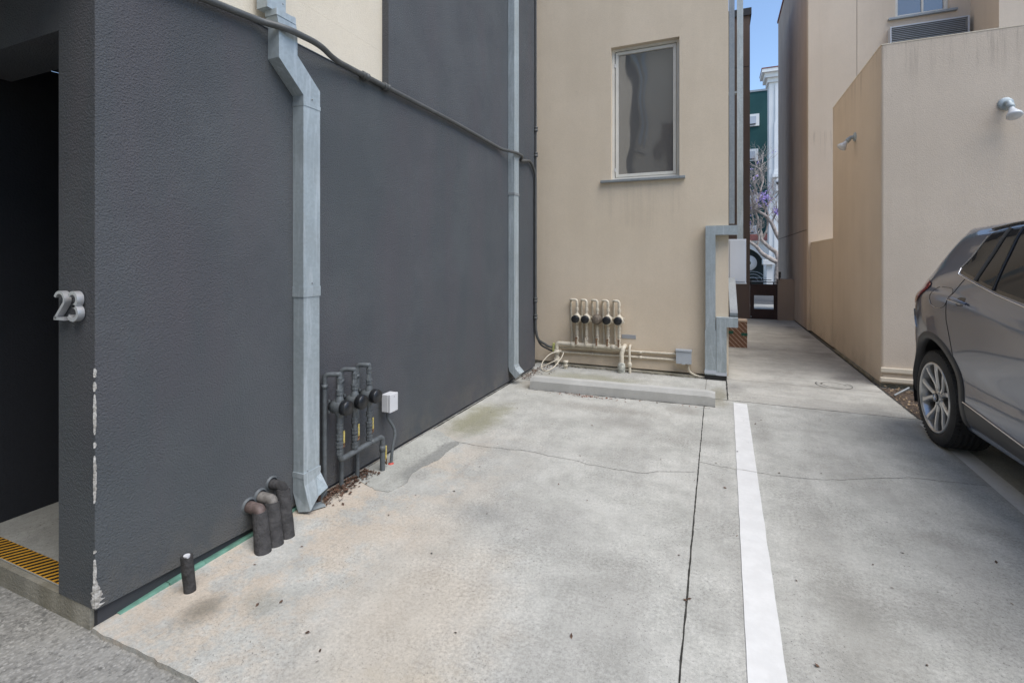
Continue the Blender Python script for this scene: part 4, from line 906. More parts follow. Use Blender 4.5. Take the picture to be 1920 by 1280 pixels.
def tree():
    e = root('bare_tree', 'mostly bare pale branched tree with a few violet blossoms beyond the gate', 'tree', (2.05, 20, 0)); r = random.Random(11)
    tr = MB(); tw = MB(); tips = []
    def grow(p, d, ln, rad, dep):
        pts = [p]; n = 5
        for i in range(n):
            d = (d + Vector((r.uniform(-.35, .35), r.uniform(-.35, .35), r.uniform(-.22, .3)))).normalized(); p = p + d*ln/n; pts.append(p)
        (tr if dep < 2 else tw).tube(pts, [rad, rad*.62], 7 if dep < 2 else 4, caps=False)
        if dep >= 3: tips.append(p)
        if dep < 5:
            for k in range(3 if dep < 4 else 3):
                nd = (d + Vector((r.uniform(-.95, .95), r.uniform(-.95, .95), r.uniform(-.35, .8)))).normalized()
                grow(pts[r.choice((2, 3, 4, 5))], nd, ln*r.uniform(.55, .82), rad*.55, dep+1)
    tr.tube([(2.1, 20, -.05), (2.0, 20, .5), (1.99, 20, .95), (2.02, 20, 1.45)], [.13, .09], 10)
    tr.tube([(2.02, 20, 1.40), (1.75, 19.95, 1.55), (1.50, 19.9, 1.72), (1.32, 19.9, 1.98), (1.02, 19.9, 2.22), (.6, 19.9, 2.5)], [.085, .045], 9, fillet=.1)
    tr.tube([(2.05, 20, 1.42), (2.0, 20.1, 1.75), (1.72, 20.1, 1.98), (1.50, 20.1, 2.22), (1.48, 20.1, 2.55)], [.085, .05], 9, fillet=.1)
    tr.tube([(1.50, 20.1, 2.25), (1.66, 20.1, 2.55), (1.70, 20.1, 2.8)], [.04, .03], 8)
    tr.tube([(2.3, 20.2, 1.9), (1.98, 20.1, 2.45), (1.83, 20.1, 2.85), (1.6, 20.1, 3.15), (1.2, 20.1, 3.4)], [.075, .05], 9, fillet=.1)
    tr.tube([(2.1, 20, 1.2), (2.35, 20.1, 1.6), (2.3, 20.2, 1.95)], [.09, .075], 9)
    for p, d, l in (((1.48, 20.1, 2.55), (-.2, 0, 1), .9), ((1.70, 20.1, 2.8), (.1, 0, 1), .9), ((1.2, 20.1, 3.4), (-.3, .1, 1), .9), ((1.6, 20.1, 3.15), (.1, .1, 1), 1.0), ((1.83, 20.1, 2.85), (.2, 0, 1), 1.0), ((1.02, 19.9, 2.22), (-.2, 0, 1), .9), ((.6, 19.9, 2.5), (-.3, 0, 1), .9), ((1.32, 19.9, 1.98), (0, -.2, 1), .8), ((1.3, 20, 3.4), (.05, .1, 1), 1.1), ((2.3, 20.2, 1.9), (.5, .1, 1), 1.3), ((1.25, 20.1, 3.5), (0, 0, 1), 1.25), ((1.35, 20.1, 2.6), (0, 0, 1), 1.0), ((1.6, 20.2, 3.4), (.1, 0, 1), 1.1), ((1.45, 20, 4.0), (0, 0, 1), 1.2), ((1.1, 19.9, 2.5), (.3, 0, 1), 1.0)):
        grow(Vector(p), Vector(d).normalized(), l*.78, .034, 1)
    tr.build('trunk', M['bark'], e)
    tw.build('crown', M['bark'], e)
    fl = MB()
    for t_ in tips:
        lx = r.random() < .012 
        if not lx: continue
        for k in range(5):
            c = t_ + Vector([r.uniform(-.07, .07) for _ in range(3)]); a = Vector([r.uniform(-1, 1) for _ in range(3)]).normalized()*.028; b = a.orthogonal().normalized()*.028
            fl.quad(c-a, c-b, c+a, c+b)
    if fl.v: fl.build('blossoms', M['blossom'], e)
    bd = MB()
    for z in (3.75,):
        for k in range(130):
            c = Vector((r.gauss(1.58, .13), r.gauss(20, .12), r.gauss(3.78, .10))) if k < 92 else Vector((r.gauss(1.98, .06), r.gauss(20, .06), r.gauss(3.25, .07))); a = Vector([r.uniform(-1, 1) for _ in range(3)]).normalized()*.036; b = a.orthogonal().normalized()*.036
            bd.quad(c-a, c-b, c+a, c+b)
    bd.build('blossoms', M['blossom'], e)
tree()

# building across the drive lane, behind the viewpoint (seen in reflections)
ob = root('opposite_building', 'beige building facing the stall from across the lane', 'building', (0, -7.5, 0))
MB().box((-14, -9, -.1), (12, -7.5, 10.5)).build('wall', M['beige_stucco'], ob)
MB().box((-14, -7.5, 2.9), (-3.25, -7.44, 10.6)).build('grey_panel', M['grey_stucco'], ob)
MB().box((-3.12, -7.5, 6.6), (-3.0, -7.38, 10.5)).each('rain_pipe', M['galv'], ob)
MB().box((-2.86, -7.5, 6.4), (-2.76, -7.38, 10.5)).each('rain_pipe', M['galv'], ob)
MB().tube([(-8, -7.38, 7.0), (-3.6, -7.38, 6.7), (-3.2, -7.36, 6.1), (-2.7, -7.36, 5.7)], .05, 10).build('conduit', M['grey_conduit'], ob)
MB().box((-1.95, -7.55, 4.0), (-.4, -7.40, 7.2)).build('bay', M['brown_stucco'], ob)

# ------------------------------------------------------------------ litter
def litter(name, label, cat, n, fn, mat, size, seed):
    r = random.Random(seed); m = MB()
    for _ in range(n):
        x, y, z = fn(r); s_ = size*r.uniform(.5, 1.3); a = r.uniform(0, 6.28); b = r.uniform(.3, .7)
        u = Vector((math.cos(a), math.sin(a), r.uniform(-.5, .5)))*s_; v_ = Vector((-math.sin(a), math.cos(a), r.uniform(-.5, .5)))*s_*b; c = Vector((x, y, z))
        m.add([c-u, c-v_+Vector((0, 0, s_*.3)), c+u, c+v_], [(0, 1, 2), (0, 2, 3)])
    o = m.build(name, mat); o['kind'] = 'stuff'; o['label'] = label; o['category'] = cat
def f1(r):
    y = r.uniform(2.30, 2.80); return (-2.325 + abs(r.gauss(0, .055)) + .01, y, .004+abs(r.gauss(0, .008)))
def f2(r):
    t_ = r.random(); return (-2.30+abs(r.gauss(0, .10)), 5.7+t_*.95, .004+abs(r.gauss(0, .008))) if r.random() < .7 else (r.uniform(-2.2, -.2), 6.66-abs(r.gauss(0, .03)), .006)
def f3(r): return (-1.35+r.gauss(0, .22), 5.28-abs(r.gauss(0, .035))+0, .005) if r.random() < .8 else (r.uniform(-1.9, 0), 5.30, .005)
def f4(r): return (r.uniform(1.76, 3.2), r.uniform(5.74, 7.0), -.006+abs(r.gauss(0, .012)))
def f5(r): return (r.uniform(-2.1, 1.5), r.uniform(1.3, 5.2), .004)
litter('leaf_litter', 'dry leaf litter under the grey meters', 'leaves', 550, f1, M['leaf'], .012, 1)
litter('leaf_litter', 'dark debris heaped in the corner of the facade', 'leaves', 420, f2, M['leaf'], .013, 2)
litter('leaf_litter', 'reddish leaves swept against the concrete wheel stop', 'leaves', 120, f3, simple('red_leaf', (.20, .09, .06), .8, var=.4, vs=50), .012, 3)
litter('mulch_chips', 'brown wood chips beside the tan wall', 'mulch', 1500, f4, M['leaf2'], .014, 4)
litter('scattered_bits', 'few scattered leaf bits over the concrete', 'leaves', 80, f5, M['leaf'], .010, 5)

# ------------------------------------------------------------------ parked car (local frame: X forward, Y left, Z up, origin under the rear axle)
CARDEG, CK = -1.0, 1.045
ca = R(CARDEG); c0 = Vector((1.625, 5.0, 0)); left = Vector((math.cos(ca), -math.sin(ca), 0))
cpos = c0 + left*.915*CK
car = root('parked_car', 'metallic grey compact SUV parked nose out beside the tan wall', 'car', tuple(cpos), rz=math.atan2(-math.cos(ca), -math.sin(ca)))
def paint():
    m, t, p = nodes('car_paint'); q = NT(t)
    p.inputs['Base Color'].default_value = (.125, .155, .220, 1); p.inputs['Metallic'].default_value = .65; p.inputs['Roughness'].default_value = .30
    p.inputs['Coat Weight'].default_value = 1; p.inputs['Coat Roughness'].default_value = .03
    q.l(q.bump(q.noise(900, 2), .03, .001), p.inputs['Normal']); return m
M['car_paint'] = paint()
zt = lambda z: z
M['cladding'] = simple('grey_cladding', (.050, .050, .052), .5, var=.05)
M['trim_black'] = simple('gloss_black_trim', (.010, .010, .011), .18, var=.05)
M['chrome'] = simple('satin_chrome', (.62, .62, .63), .18, metal=1, var=.02)
M['tyre'] = simple('tyre_rubber', (.022, .022, .023), .75, var=.25, vs=12, bump=.25, bs=70)
M['alloy'] = simple('silver_alloy', (.50, .50, .50), .28, metal=.85, var=.03, coat=.6)
M['dark_metal'] = simple('dark_metal', (.06, .058, .056), .5, metal=.6, var=.3)
M['tail_red'] = simple('tail_lamp_red', (.30, .012, .012), .12, var=.1, coat=1)
M['headlight'] = simple('headlight_glass', (.55, .57, .60), .08, var=.05, coat=1)
def tint():
    m, t, p = nodes('tinted_glass'); q = NT(t)
    p.inputs['Base Color'].default_value = (.022, .024, .026, 1); p.inputs['Roughness'].default_value = .02; p.inputs['IOR'].default_value = 1.30
    p.inputs['Specular IOR Level'].default_value = .22; return m
M['tinted_glass'] = tint()
# control rows r0..r12 : (halfwidth, z, s at rear end, s at front end)
rows = [(0.0, .25, .25, 4.45), (.78, .245, .20, 4.45), (.885, .30, .09, 4.55), (.915, .43, .08, 4.62), (.905, .62, .09, 4.64), (.921, .80, .12, 4.62),
        (.944, .985, .20, 4.55), (.915, 1.08, .27, 4.46), (.872, 1.225, .31, 4.43), (.785, 1.465, .42, 4.44), (.685, 1.65, .52, 4.45), (.56, 1.712, .50, 4.46), (0., 1.745, .46, 4.47)]
lat = [(0, 0, 0), (.38, .008, 1), (.68, .035, 1), (.86, .09, 1), (.945, .18, 1), (.985, .33, 1)]     # (lateral fraction, ds from end)
mids = [.62, .9, 1.3, 1.8, 2.3, 2.7, 3.05, 3.4, 3.75, 4.05, 4.25]
def hood(s):   # hood/cowl height limit for rows over the belt
    return float(np.interp(s, [2.55, 2.7, 3.05, 3.4, 3.75, 4.1, 4.4, 4.7], [9, 1.68, 1.46, 1.20, 1.13, 1.07, .99, .88]))
def ctrl(i_s, r):
    wv, z, sr, sf = rows[r]
    if i_s < len(lat): f, ds, _ = lat[i_s]; s = sr + ds*(1.0 if r < 9 else .55); wv = wv*f
    elif i_s < len(lat)+len(mids):
        sm = mids[i_s-len(lat)]; tt = (sm-.6)/(4.3-.6); s = sm + (sr-.05)*.45*max(0, 1-(sm-.6)/1.1); wv = wv*float(np.interp(sm, [.6, 1, 3.2, 3.9, 4.3], [.995, 1, 1, .985, .93]))
        if r in (3, 4, 5, 6): wv += .012*float(np.interp(sm, [.5, .9, 1.35], [.6, 1, 0])) + .012*float(np.interp(sm, [3.0, 3.5, 4.0], [0, 1, .3]))
    else:
        f, ds, _ = lat[::-1][i_s-len(lat)-len(mids)]; s = sf - ds*1.2; wv = wv*f
    # belt rises to the rear, waist tapers
    bz = float(np.interp(s, [.2, .8, 2.0, 3.2], [.10, .155, .055, -.01]))
    if r == 6: z += bz
    if r == 7: z += bz
    if r == 8: z += bz*.62
    if r >= 9: z -= .05*float(np.interp(s, [.3, 1.6, 2.4, 3.2], [.55, 0, .0, .3]))
    hz = hood(s)
    if r >= 7 and s > 2.5:
        z = min(z, hz + (.0 if r < 12 else .015) - (.05 if r == 7 else 0) + .008*(r-8))
        k_ = min(1, max(0, (s-2.7)/.8)); tgt = {7: .90, 8: .84, 9: .74, 10: .60, 11: .42, 12: 0.}[r]*(wv/rows[r][0] if rows[r][0] else 0); wv = wv*(1-k_)+tgt*k_
    if r == 6 and s > 3.2: z = min(z, hood(s)-.09)
    if r == 5 and s > 4.2: z = min(z, hood(s)-.16)
    return (s, wv, z)
NS = len(lat)*2+len(mids); NR = len(rows)
C = np.array([[ctrl(i, r) for r in range(NR)] for i in range(NS)])
def cr(A, t):   # Catmull-Rom on first axis with linear-ish clamping
    n = A.shape[0]; i = np.clip(np.floor(t).astype(int), 0, n-2); u = (t-i)[:, None, None]
    p0, p1, p2, p3 = A[np.clip(i-1, 0, n-1)], A[i], A[i+1], A[np.clip(i+2, 0, n-1)]
    return .5*((2*p1) + (p2-p0)*u + (2*p0-5*p1+4*p2-p3)*u*u + (3*p1-p0-3*p2+p3)*u**3)
US, UR = (NS-1)*6+1, (NR-1)*5+1
D = cr(C, np.linspace(0, NS-1, US)); D = cr(D.transpose(1, 0, 2), np.linspace(0, NR-1, UR)).transpose(1, 0, 2)
D[:, :, 1] = np.maximum(D[:, :, 1], 0); D[0, :, 1] = 0; D[-1, :, 1] = 0; D[:, 0, 1] = 0; D[:, -1, 1] = 0
def loc(s, wv, z): return ((s-.80)*CK, wv*CK, z*CK)
vs = []; idx = {}
for sgn in (-1, 1):
    for i in range(US):
        for j in range(UR):
            s, wv, z = D[i, j]
            vs.append(loc(s, sgn*wv, z))
nn = US*UR; fs = []
for sd_, off in ((0, 0), (1, nn)):
    for i in range(US-1):
        for j in range(UR-1):
            a = off+i*UR+j; q = [a, a+1, a+UR+1, a+UR]; fs.append(q if sd_ else q[::-1])
bmc = bmesh.new(); BV = [bmc.verts.new(v) for v in vs]
for f_ in fs:
    try: bmc.faces.new([BV[k] for k in f_])
    except ValueError: pass
bmesh.ops.remove_doubles(bmc, verts=bmc.verts[:], dist=.0008)
bmesh.ops.recalc_face_normals(bmc, faces=bmc.faces[:])
tree_c = BVHTree.FromBMesh(bmc)
# wheel wells: open the skin inside each arch circle, snap its rim to the circle, add liners
RA = .452*CK
for sx in (.80, 3.61):
    cx_ = (sx-.80)*CK; cz_ = .375*CK
    kill = [f for f in bmc.faces if math.hypot(f.calc_center_median().x-cx_, f.calc_center_median().z-cz_) < RA and abs(f.calc_center_median().y) > .55]
    ks = set(kill); rim_v = {v for f in kill for v in f.verts if any(g_ not in ks for g_ in v.link_faces)}
    bmesh.ops.delete(bmc, geom=kill, context='FACES')
    for v in rim_v:
        if not v.is_valid or v.co.z < .26*CK: continue
        d_ = Vector((v.co.x-cx_, v.co.z-cz_)); L_ = d_.length
        if L_ > 1e-5: v.co.x = cx_+d_.x/L_*RA; v.co.z = cz_+d_.y/L_*RA
me2 = bpy.data.meshes.new('body'); bmc.to_mesh(me2); bmc.free()
body = bpy.data.objects.new('body', me2); COL.objects.link(body)
me2.materials.append(M['car_paint']); me2.materials.append(M['black'])
for p in me2.polygons:
    p.use_smooth = True; p.material_index = 1 if p.center.z < .262*CK else 0
for sx in (.80, 3.61):
    for sd_ in (-1, 1):
        m = MB(); n_ = 40; cx_ = (sx-.80)*CK; V = []
        for k in range(n_+1):
            a = R(-20+220*k/n_); V += [(cx_+RA*1.004*math.cos(a), sd_*.90*CK, .375*CK+RA*1.004*math.sin(a)), (cx_+RA*1.004*math.cos(a), sd_*.60*CK, .375*CK+RA*1.004*math.sin(a))]
        m.add(V, [(2*k, 2*k+1, 2*k+3, 2*k+2) for k in range(n_)], True)
        m.add([V[2*k+1] for k in range(n_+1)], [tuple(range(n_+1))])
        m.build('wheel_well', M['black'], car, world=False)
body.parent = car; body['_o'] = (0, 0, 0)
try: me2.set_sharp_from_angle(angle=R(38))
except Exception: pass

def side_hit(s, z, side=-1, off=.003):
    z = zt(z)
    o = Vector(((s-.80)*CK, side*2.0, z*CK)); h = tree_c.ray_cast(o, Vector((0, -side, 0)), 3)
    if h[0] is None: return None
    n_ = h[1]
    if n_.dot(Vector((0, side, 0))) < 0: n_ = -n_
    return h[0] + n_*off
def panel(poly, name, mat, off=.003, side=-1, parent=car, step=.035, thick=0):
    # fill a polygon given in (s,z) with a dense triangulation wrapped on the body side
    P = []
    for a, b in zip(poly, poly[1:]+poly[:1]):
        L = math.hypot(b[0]-a[0], b[1]-a[1]); k = max(1, int(L/step))
        P += [(a[0]+(b[0]-a[0])*i/k, a[1]+(b[1]-a[1])*i/k) for i in range(k)]
    nb = len(P); xs = [p[0] for p in P]; zs = [p[1] for p in P]
    def inside(x, z):
        c = False; j = nb-1
        for i in range(nb):
            if (P[i][1] > z) != (P[j][1] > z) and x < (P[j][0]-P[i][0])*(z-P[i][1])/(P[j][1]-P[i][1])+P[i][0]: c = not c
            j = i
        return c
    inner = []; x = min(xs)+step/2
    while x < max(xs):
        z = min(zs)+step/2
        while z < max(zs):
            if inside(x, z) and min(math.hypot(x-p[0], z-p[1]) for p in P) > step*.45: inner.append((x, z))
            z += step
        x += step
    V, Ed, F, *_ = delaunay_2d_cdt([Vector(p) for p in P+inner], [(i, (i+1) % nb) for i in range(nb)], [list(range(nb))], 1, 1e-5)
    pts = [side_hit(v.x, v.y, side, off) for v in V]
    m = MB(); m.add([p or Vector((0, side*.8, .8)) for p in pts], [f for f in F if all(pts[k] is not None for k in f)], True)
    return m.build(name, mat, parent, world=False)
def side_tube(pts, r, name, mat, off=.002, side=-1, parent=car, n=8):
    L = []
    for a, b in zip(pts[:-1], pts[1:]):
        for i in range(n): L.append((a[0]+(b[0]-a[0])*i/n, a[1]+(b[1]-a[1])*i/n))
    L.append(pts[-1]); H = [side_hit(s, z, side, off) for s, z in L]; H = [h for h in H if h is not None]
    return MB().tube(H, r, 8).build(name, mat, parent, world=False)
def smooth_poly(pts, it=2, closed=True):
    for _ in range(it):
        Q = []; n_ = len(pts)
        for i in range(n_ if closed else n_-1):
            a, b = pts[i], pts[(i+1) % n_]; Q += [(a[0]*.82+b[0]*.18, a[1]*.82+b[1]*.18), (a[0]*.18+b[0]*.82, a[1]*.18+b[1]*.82)]
        pts = Q if closed else [pts[0]]+Q+[pts[-1]]
    return pts
belt = lambda s: float(np.interp(s, [.72, .85, 1.0, 1.3, 1.8, 3.3], [1.325, 1.285, 1.262, 1.235, 1.205, 1.165]))
roofl = lambda s: float(np.interp(s, [.72, .98, 1.4, 2.0, 2.6, 3.1], [1.36, 1.535, 1.572, 1.585, 1.545, 1.32]))
DLO = [(1.045, 1.375), (1.07, 1.338), (1.35, 1.285), (1.67, 1.225), (2.0, 1.18), (2.6, 1.14), (3.15, 1.11), (3.17, 1.14), (2.92, 1.38), (2.6, 1.57), (2.2, 1.645), (1.6, 1.65), (1.3, 1.642), (1.14, 1.622), (1.09, 1.50)]
GL = [('window', [(1.075, 1.385), (1.10, 1.352), (1.31, 1.312), (1.315, 1.624), (1.15, 1.604), (1.105, 1.49)]),
      ('window', [(1.375, 1.300), (1.575, 1.262), (1.47, 1.630), (1.375, 1.628)]),
      ('window', [(1.625, 1.252), (2.08, 1.190), (2.08, 1.634), (1.515, 1.634)]),
      ('window', [(2.17, 1.185), (2.95, 1.148), (3.02, 1.17), (2.82, 1.38), (2.5, 1.56), (2.17, 1.630)])]
for side in (-1, 1):
    panel(DLO, 'window_surround', M['trim_black'], .003, side)
    for nm, pl in GL: panel(pl, nm, M['tinted_glass'], .0055, side)
    side_tube([(1.12, 1.60), (1.08, 1.47), (1.037, 1.375), (1.062, 1.330), (1.35, 1.275), (1.67, 1.214), (1.97, 1.168), (2.5, 1.134), (3.15, 1.100)], .0055, 'chrome_strip', M['chrome'], .004, side)
    side_tube([(1.343, 1.292), (1.345, 1.64)], .013, 'window_divider', M['cladding'], .006, side)
    side_tube([(1.602, 1.242), (1.492, 1.64)], .010, 'window_divider', M['trim_black'], .006, side)
    side_tube([(1.10, 1.648), (1.35, 1.672), (1.8, 1.680), (2.4, 1.660), (2.75, 1.55)], .007, 'roof_rail', M['trim_black'], .008, side)
    # doors: shut lines
    arcp = [(.80+.503*math.cos(R(a)), .375+.503*math.sin(R(a))) for a in (8, 20, 35, 48)]
    side_tube([(1.295, .36)] + arcp + [(1.12, .87), (1.10, 1.0), (1.12, 1.15), (1.19, 1.30)], .0026, 'door_line', M['black'], .0002, side)
    side_tube([(2.10, .36), (2.125, .8), (2.125, 1.18)], .0026, 'door_line', M['black'], .0002, side)
    side_tube([(3.05, .36), (3.09, .7), (3.05, 1.15)], .0026, 'door_line', M['black'], .0002, side)
    # sill cladding + bright strip
    panel([(1.285, .45), (1.97, .385), (2.6, .375), (3.10, .375), (3.10, .275), (1.97, .283), (1.38, .315), (1.32, .33)], 'sill_cladding', M['cladding'], .004, side)
    side_tube([(1.285, .457), (1.97, .392), (2.6, .380), (3.08, .380)], .0055, 'sill_strip', M['chrome'], .005, side)
    for sx in (.80, 3.61):    # wheel arch cladding
        m = MB(); P0, P1, P2 = [], [], []
        for k in range(-4, 49):
            a = R(k*4.1-6) if True else 0
            ci, si = math.cos(a), math.sin(a)
            zi, zo = .375+.450*si, .375+.462*si
            if zi < .27: continue
            h0 = side_hit(sx+.450*ci, .375+.450*si, side, .012); h1 = side_hit(sx+.492*ci, .375+.492*si, side, .009); h2 = side_hit(sx+.501*ci, .375+.501*si, side, -.001)
            if None in (h0, h1, h2): continue
            P0.append(h0); P1.append(h1); P2.append(h2)
        n_ = len(P0); base = [p + Vector((0, -side*.06, 0)) for p in P0]
        m.add(base+P0+P1+P2, [(r*n_+i, r*n_+i+1, (r+1)*n_+i+1, (r+1)*n_+i) for r in range(3) for i in range(n_-1)], True)
        m.build('arch_cladding', M['cladding'], car, world=False)
    # handles
    for hs, hz in ((1.215, 1.145), (2.30, 1.11)):
        hc = side_hit(hs+.07, hz, side, 0)
        cup = panel(smooth_poly([(hs+.03, hz-.03), (hs+.13, hz-.03), (hs+.13, hz+.03), (hs+.03, hz+.03)], 2), 'handle_cup', M['trim_black'], .0015, side, step=.02)
        m = MB(); L = []
        for k in range(11):
            t_ = k/10; hp_ = side_hit(hs-.05+.225*t_, hz-.02*(t_-.5)+.006*math.sin(t_*3.1), side, .008+.022*math.sin(t_*math.pi)**.6); L.append(hp_)
        rad = [.008+.007*math.sin(math.pi*k/10) for k in range(11)]
        m.tube(L, rad, 10)
        for v_i in range(len(m.v)): pass
        m.build('door_handle', M['car_paint'], car, world=False)
        side_tube([(hs-.03, hz+.0), (hs+.165, hz-.018)], .003, 'handle_strip', M['chrome'], .034, side)
    # tail lamp wrapping the corner
    panel(smooth_poly([(.38, 1.25), (.34, 1.12), (.40, 1.06), (.54, 1.10), (.72, 1.19), (.74, 1.25), (.56, 1.285)], 2), 'tail_lamp', M['tail_red'], .006, side, step=.02)
    pass
    # swage crease
    # mirror
    mp_ = side_hit(3.0, 1.17, side, 0)
    if mp_ is not None:
        MB().box((mp_.x-.05, mp_.y+side*.05-.01, mp_.z-.0), (mp_.x+.07, mp_.y+side*.24, mp_.z+.16), .03).build('mirror', M['car_paint'], car, world=False)
# fuel flap on the near side
side_tube(smooth_poly([(.87, 1.232), (1.10, 1.232), (1.14, 1.19), (1.10, 1.10), (1.0, 1.072), (.88, 1.085), (.83, 1.15)], 2) + [(.87, 1.222)], .0022, 'fuel_flap_line', M['black'], .0002, -1, n=3)
side_tube([(.84, 1.13), (.865, 1.092), (.95, 1.074), (1.03, 1.082)], .0022, 'fuel_flap_edge', M['chrome'], .0016, -1)
side_tube([(.40, 1.02), (.41, .95), (.47, .87)], .005, 'bumper_strip', M['chrome'], .004, -1)
# lower dark bumper + rear window
def rear_hit(y, z, off):
    h = tree_c.ray_cast(Vector((-3, y*CK, z*CK)), Vector((1, 0, 0)), 5)
    return None if h[0] is None else h[0] + Vector((-off, 0, 0))
def rear_panel(y0, y1, z0, z1, name, mat, off=.004, inset=0):
    m = MB(); n1, n2 = 24, 10; g_ = [[rear_hit((y0+(y1-y0)*i/n1)*(1-inset*(j/n2)), z0+(z1-z0)*j/n2, off) for j in range(n2+1)] for i in range(n1+1)]
    v_ = [p or Vector((0, 0, 0)) for row in g_ for p in row]
    f_ = [(i*(n2+1)+j, i*(n2+1)+j+1, (i+1)*(n2+1)+j+1, (i+1)*(n2+1)+j) for i in range(n1) for j in range(n2) if all(g_[a][b] is not None for a, b in ((i, j), (i, j+1), (i+1, j+1), (i+1, j)))]
    m.add(v_, f_, True).build(name, mat, car, world=False)
def front_panel(poly, name, mat, off=.005, step=.05):     # polygon in (y, z) wrapped on the front skin
    P = []
    for a, b in zip(poly, poly[1:]+poly[:1]):
        k = max(1, int(math.hypot(b[0]-a[0], b[1]-a[1])/step)); P += [(a[0]+(b[0]-a[0])*i/k, a[1]+(b[1]-a[1])*i/k) for i in range(k)]
    ys_ = [p[0] for p in P]; zs_ = [p[1] for p in P]; inn_ = []; n_ = len(P)
    y = min(ys_)+step/2
    while y < max(ys_):
        z = min(zs_)+step/2
        while z < max(zs_):
            c = False; j = n_-1
            for i in range(n_):
                if (P[i][1] > z) != (P[j][1] > z) and y < (P[j][0]-P[i][0])*(z-P[i][1])/(P[j][1]-P[i][1])+P[i][0]: c = not c
                j = i
            if c and min(math.hypot(y-p[0], z-p[1]) for p in P) > step*.45: inn_.append((y, z))
            z += step
        y += step
    V, E_, F, *_ = delaunay_2d_cdt([Vector(p) for p in P+inn_], [(i, (i+1) % n_) for i in range(n_)], [list(range(n_))], 1, 1e-5)
    pts = []
    for v in V:
        h = tree_c.ray_cast(Vector((6, v.x*CK, v.y*CK)), Vector((-1, 0, 0)), 8)
        nn_ = h[1] if h[1] is not None and h[1].x > 0 else (-h[1] if h[1] is not None else None)
        pts.append(None if h[0] is None else h[0]+nn_*off)
    MB().add([p or Vector((0, 0, .5)) for p in pts], [f for f in F if all(pts[k] is not None for k in f)], True).build(name, mat, car, world=False)
front_panel([(-.60, 1.235), (-.30, 1.215), (0, 1.21), (.30, 1.215), (.60, 1.235), (.55, 1.60), (.25, 1.655), (-.25, 1.655), (-.55, 1.60)], 'windshield', M['tinted_glass'], .006)
for sg in (-1, 1):
    front_panel([(sg*.50, .74), (sg*.72, .78), (sg*.76, .86), (sg*.70, .90), (sg*.50, .86)], 'headlight', M['headlight'], .006, .03)
    front_panel([(sg*.05, .62), (sg*.36, .64), (sg*.40, .84), (sg*.06, .85)], 'front_grille', M['trim_black'], .006, .04)
front_panel([(-.62, .34), (.62, .34), (.58, .52), (-.58, .52)], 'front_intake', M['cladding'], .005, .05)
rear_panel(-.68, .68, 1.17, 1.52, 'rear_window', M['tinted_glass'], .004, .2)
rear_panel(-.70, .70, .30, .52, 'rear_diffuser', M['cladding'], .005)
rear_panel(-.26, .26, .78, .89, 'number_plate_recess', M['trim_black'], .004)
# axle / underside hints
MB().box((-.25, -.62, .20), (.3, .62, .33), .04).box((-.55, -.5, .21), (3.3, .5, .30), .02).tube([(0, -.75, .38), (0, .75, .38)], .04, 12).build('underbody', M['black'], car, world=False)
for xx in (.45,): MB().box((xx, -.78, .17), (xx+.03, -.56, .33), .01).build('mud_flap', M['trim_black'], car, world=False)

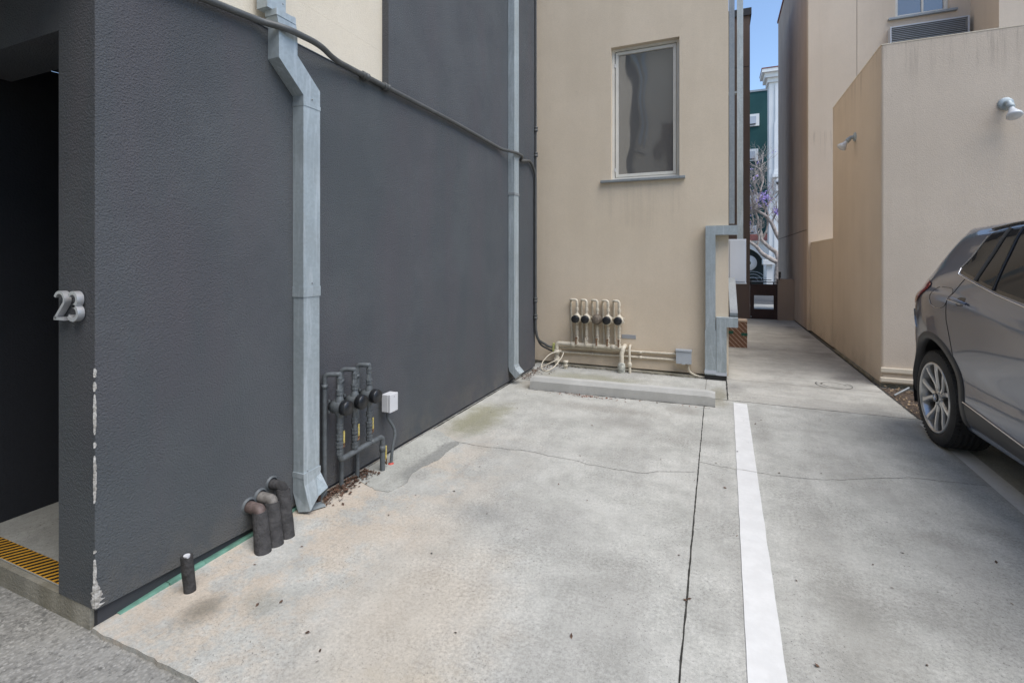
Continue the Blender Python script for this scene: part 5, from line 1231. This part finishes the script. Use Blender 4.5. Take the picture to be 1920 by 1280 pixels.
def wheel(sx, side, steer=0):
    cx, r_ = (sx-.80)*CK, .3665*CK; W2 = .245*CK
    o_ = (.915*CK)*side                      # outer sidewall plane
    ax = Vector((0, side, 0)); B = Vector((cx, o_, r_-.002))
    # hub empty is avoided: the tyre carries the wheel's pieces
    tp = [(-W2, r_*.74), (-W2-.006, r_*.86), (-W2+.012, r_*.965), (-W2+.035, r_*.995)]
    gr = []
    k0, k1 = -W2+.035, -.035
    for g_i in range(5):
        a = k0+(k1-k0)*(g_i+.0)/5; b = k0+(k1-k0)*(g_i+1)/5
        gr += [(a+.002, r_), (b-.007, r_), (b-.006, r_*.976), (b-.001, r_*.976)]
    tp += gr + [(-.035, r_*.997), (-.014, r_*.972), (-.002, r_*.90), (.004, r_*.83), (.0, r_*.765), (-.006, r_*.738), (-.012, r_*.70)]
    m = MB().lathe(tp, B, ax, 96)
    # shoulder tread blocks
    for k in range(72):
        a = 2*math.pi*k/72; u_ = Vector((math.cos(a), 0, math.sin(a))); t_ = Vector((-math.sin(a), 0, math.cos(a)))
        for (d0, d1, ra) in ((-.040, -.006, .992), (-W2+.006, -W2+.036, .99)):
            c_ = B+u_*r_*ra; pts = []
            for dd in (d0, d1):
                drop = -.006 if dd in (-.006, -W2+.006) else 0
                for tt in (-.0085, .0085):
                    for rr2 in (-.012, .0045+drop*1.9): pts.append(c_+t_*tt+u_*rr2+ax*dd)
            m.add(pts, [(0,1,3,2), (4,6,7,5), (0,4,5,1), (2,3,7,6), (1,5,7,3), (0,2,6,4)])
        for dd in (-.075, -.115, -.16, -.2):
            pass
    ty = m.build('tyre', M['tyre'], None, world=False); ty.name = 'wheel'
    ty.parent = car
    ri = r_*.715
    rim = MB().lathe([(-.012, ri+.010), (.0, ri+.008), (.004, ri+.001), (.001, ri-.007), (-.012, ri-.013), (-.05, ri-.022), (-.11, ri-.03), (-.2, ri-.012), (-.235, ri)], B, ax, 72)
    rim.build('rim', M['alloy'], ty, world=False)
    MB().lathe([(-.20, .0001), (-.20, ri-.02)], B, ax, 40).build('rim_back', M['black'], ty, world=False)
    MB().lathe([(-.12, .05), (-.12, .150), (-.105, .155), (-.10, .05)], B, ax, 40).build('brake_disc', M['dark_metal'], ty, world=False)
    MB().box((B.x+.08, B.y-side*.15-.02, B.z-.08), (B.x+.16, B.y-side*.15+.04, B.z+.08), .01).build('brake_caliper', M['dark_metal'], ty, world=False)
    sp = MB()
    def strip(path, w0, depth0):
        # path: list of (radius, angle deg, axial offset, halfwidth)
        top, bot = [], []
        for (r1, a1, d1, hw) in path:
            a = R(a1); u_ = Vector((math.cos(a), 0, math.sin(a))); t_ = Vector((-math.sin(a), 0, math.cos(a)))
            c_ = B+u_*r1+ax*d1
            top.append((c_-t_*hw-ax*.010, c_-t_*hw*.55, c_+t_*hw*.55, c_+t_*hw-ax*.010)); bot.append((c_-t_*hw*1.05-ax*.045, c_+t_*hw*1.05-ax*.045))
        n_ = len(path); V = []
        for tt, bb_ in zip(top, bot): V += list(tt)+[bb_[1], bb_[0]]
        F_ = [(i*6+k, i*6+(k+1) % 6, (i+1)*6+(k+1) % 6, (i+1)*6+k) for i in range(n_-1) for k in range(6)] + [tuple(range(6))[::-1], tuple((n_-1)*6+k for k in range(6))]
        sp.add(V, F_)
    for k in range(5):
        a0_ = 90+72*k + (18 if side < 0 else 0)
        for sg in (-1, 1):
            strip([(.030, a0_+sg*14, -.022, .018), (.075, a0_+sg*10, -.028, .0165), (.115, a0_+sg*10.5, -.026, .0175), (.165, a0_+sg*14.5, -.018, .019), (.215, a0_+sg*17.5, -.010, .022), (ri-.004, a0_+sg*19, -.006, .028)], 0, 0)
        strip([(.03, a0_, -.026, .02), (.07, a0_, -.032, .014), (.10, a0_, -.036, .008)], 0, 0)
    sp.lathe([(-.06, .055), (-.03, .058), (-.022, .052), (-.018, .036), (-.016, .0001)], B, ax, 40)
    spo = sp.build('spokes', M['alloy'], ty, world=False)
    lug = MB()
    for k in range(5):
        a = R(90+36+72*k); lug.lathe([(-.04, .010), (-.022, .010), (-.021, .0001)], B+Vector((math.cos(a)*.046, 0, math.sin(a)*.046)), ax, 6, False)
    lug.each('wheel_bolt', M['black'], ty, world=False)
    MB().lathe([(-.02, .036), (-.010, .035), (-.006, .033), (-.0055, .0001)], B, ax, 32).build('centre_cap', M['trim_black'], ty, world=False)
    MB().lathe([(-.0058, .034), (-.0045, .0335), (-.0042, .031), (-.0052, .0305)], B, ax, 32).build('emblem_ring', M['chrome'], ty, world=False)
    for q_, mt_ in ((0, 'emblem_white'), (1, 'emblem_blue'), (2, 'emblem_white'), (3, 'emblem_blue')):
        if mt_ not in M: M[mt_] = simple(mt_, (.75, .76, .78) if 'white' in mt_ else (.03, .16, .45), .3)
        pts = [B+ax*(-.0045)] + [B+ax*(-.0045)+Vector((.022*math.cos(R(a)), 0, .022*math.sin(R(a)))) for a in range(q_*90, q_*90+91, 15)]
        MB().add(pts, [tuple(range(len(pts)))]).build('emblem', M[mt_], ty, world=False)
for sx in (.80, 3.61):
    for side in (-1, 1): wheel(sx, side)
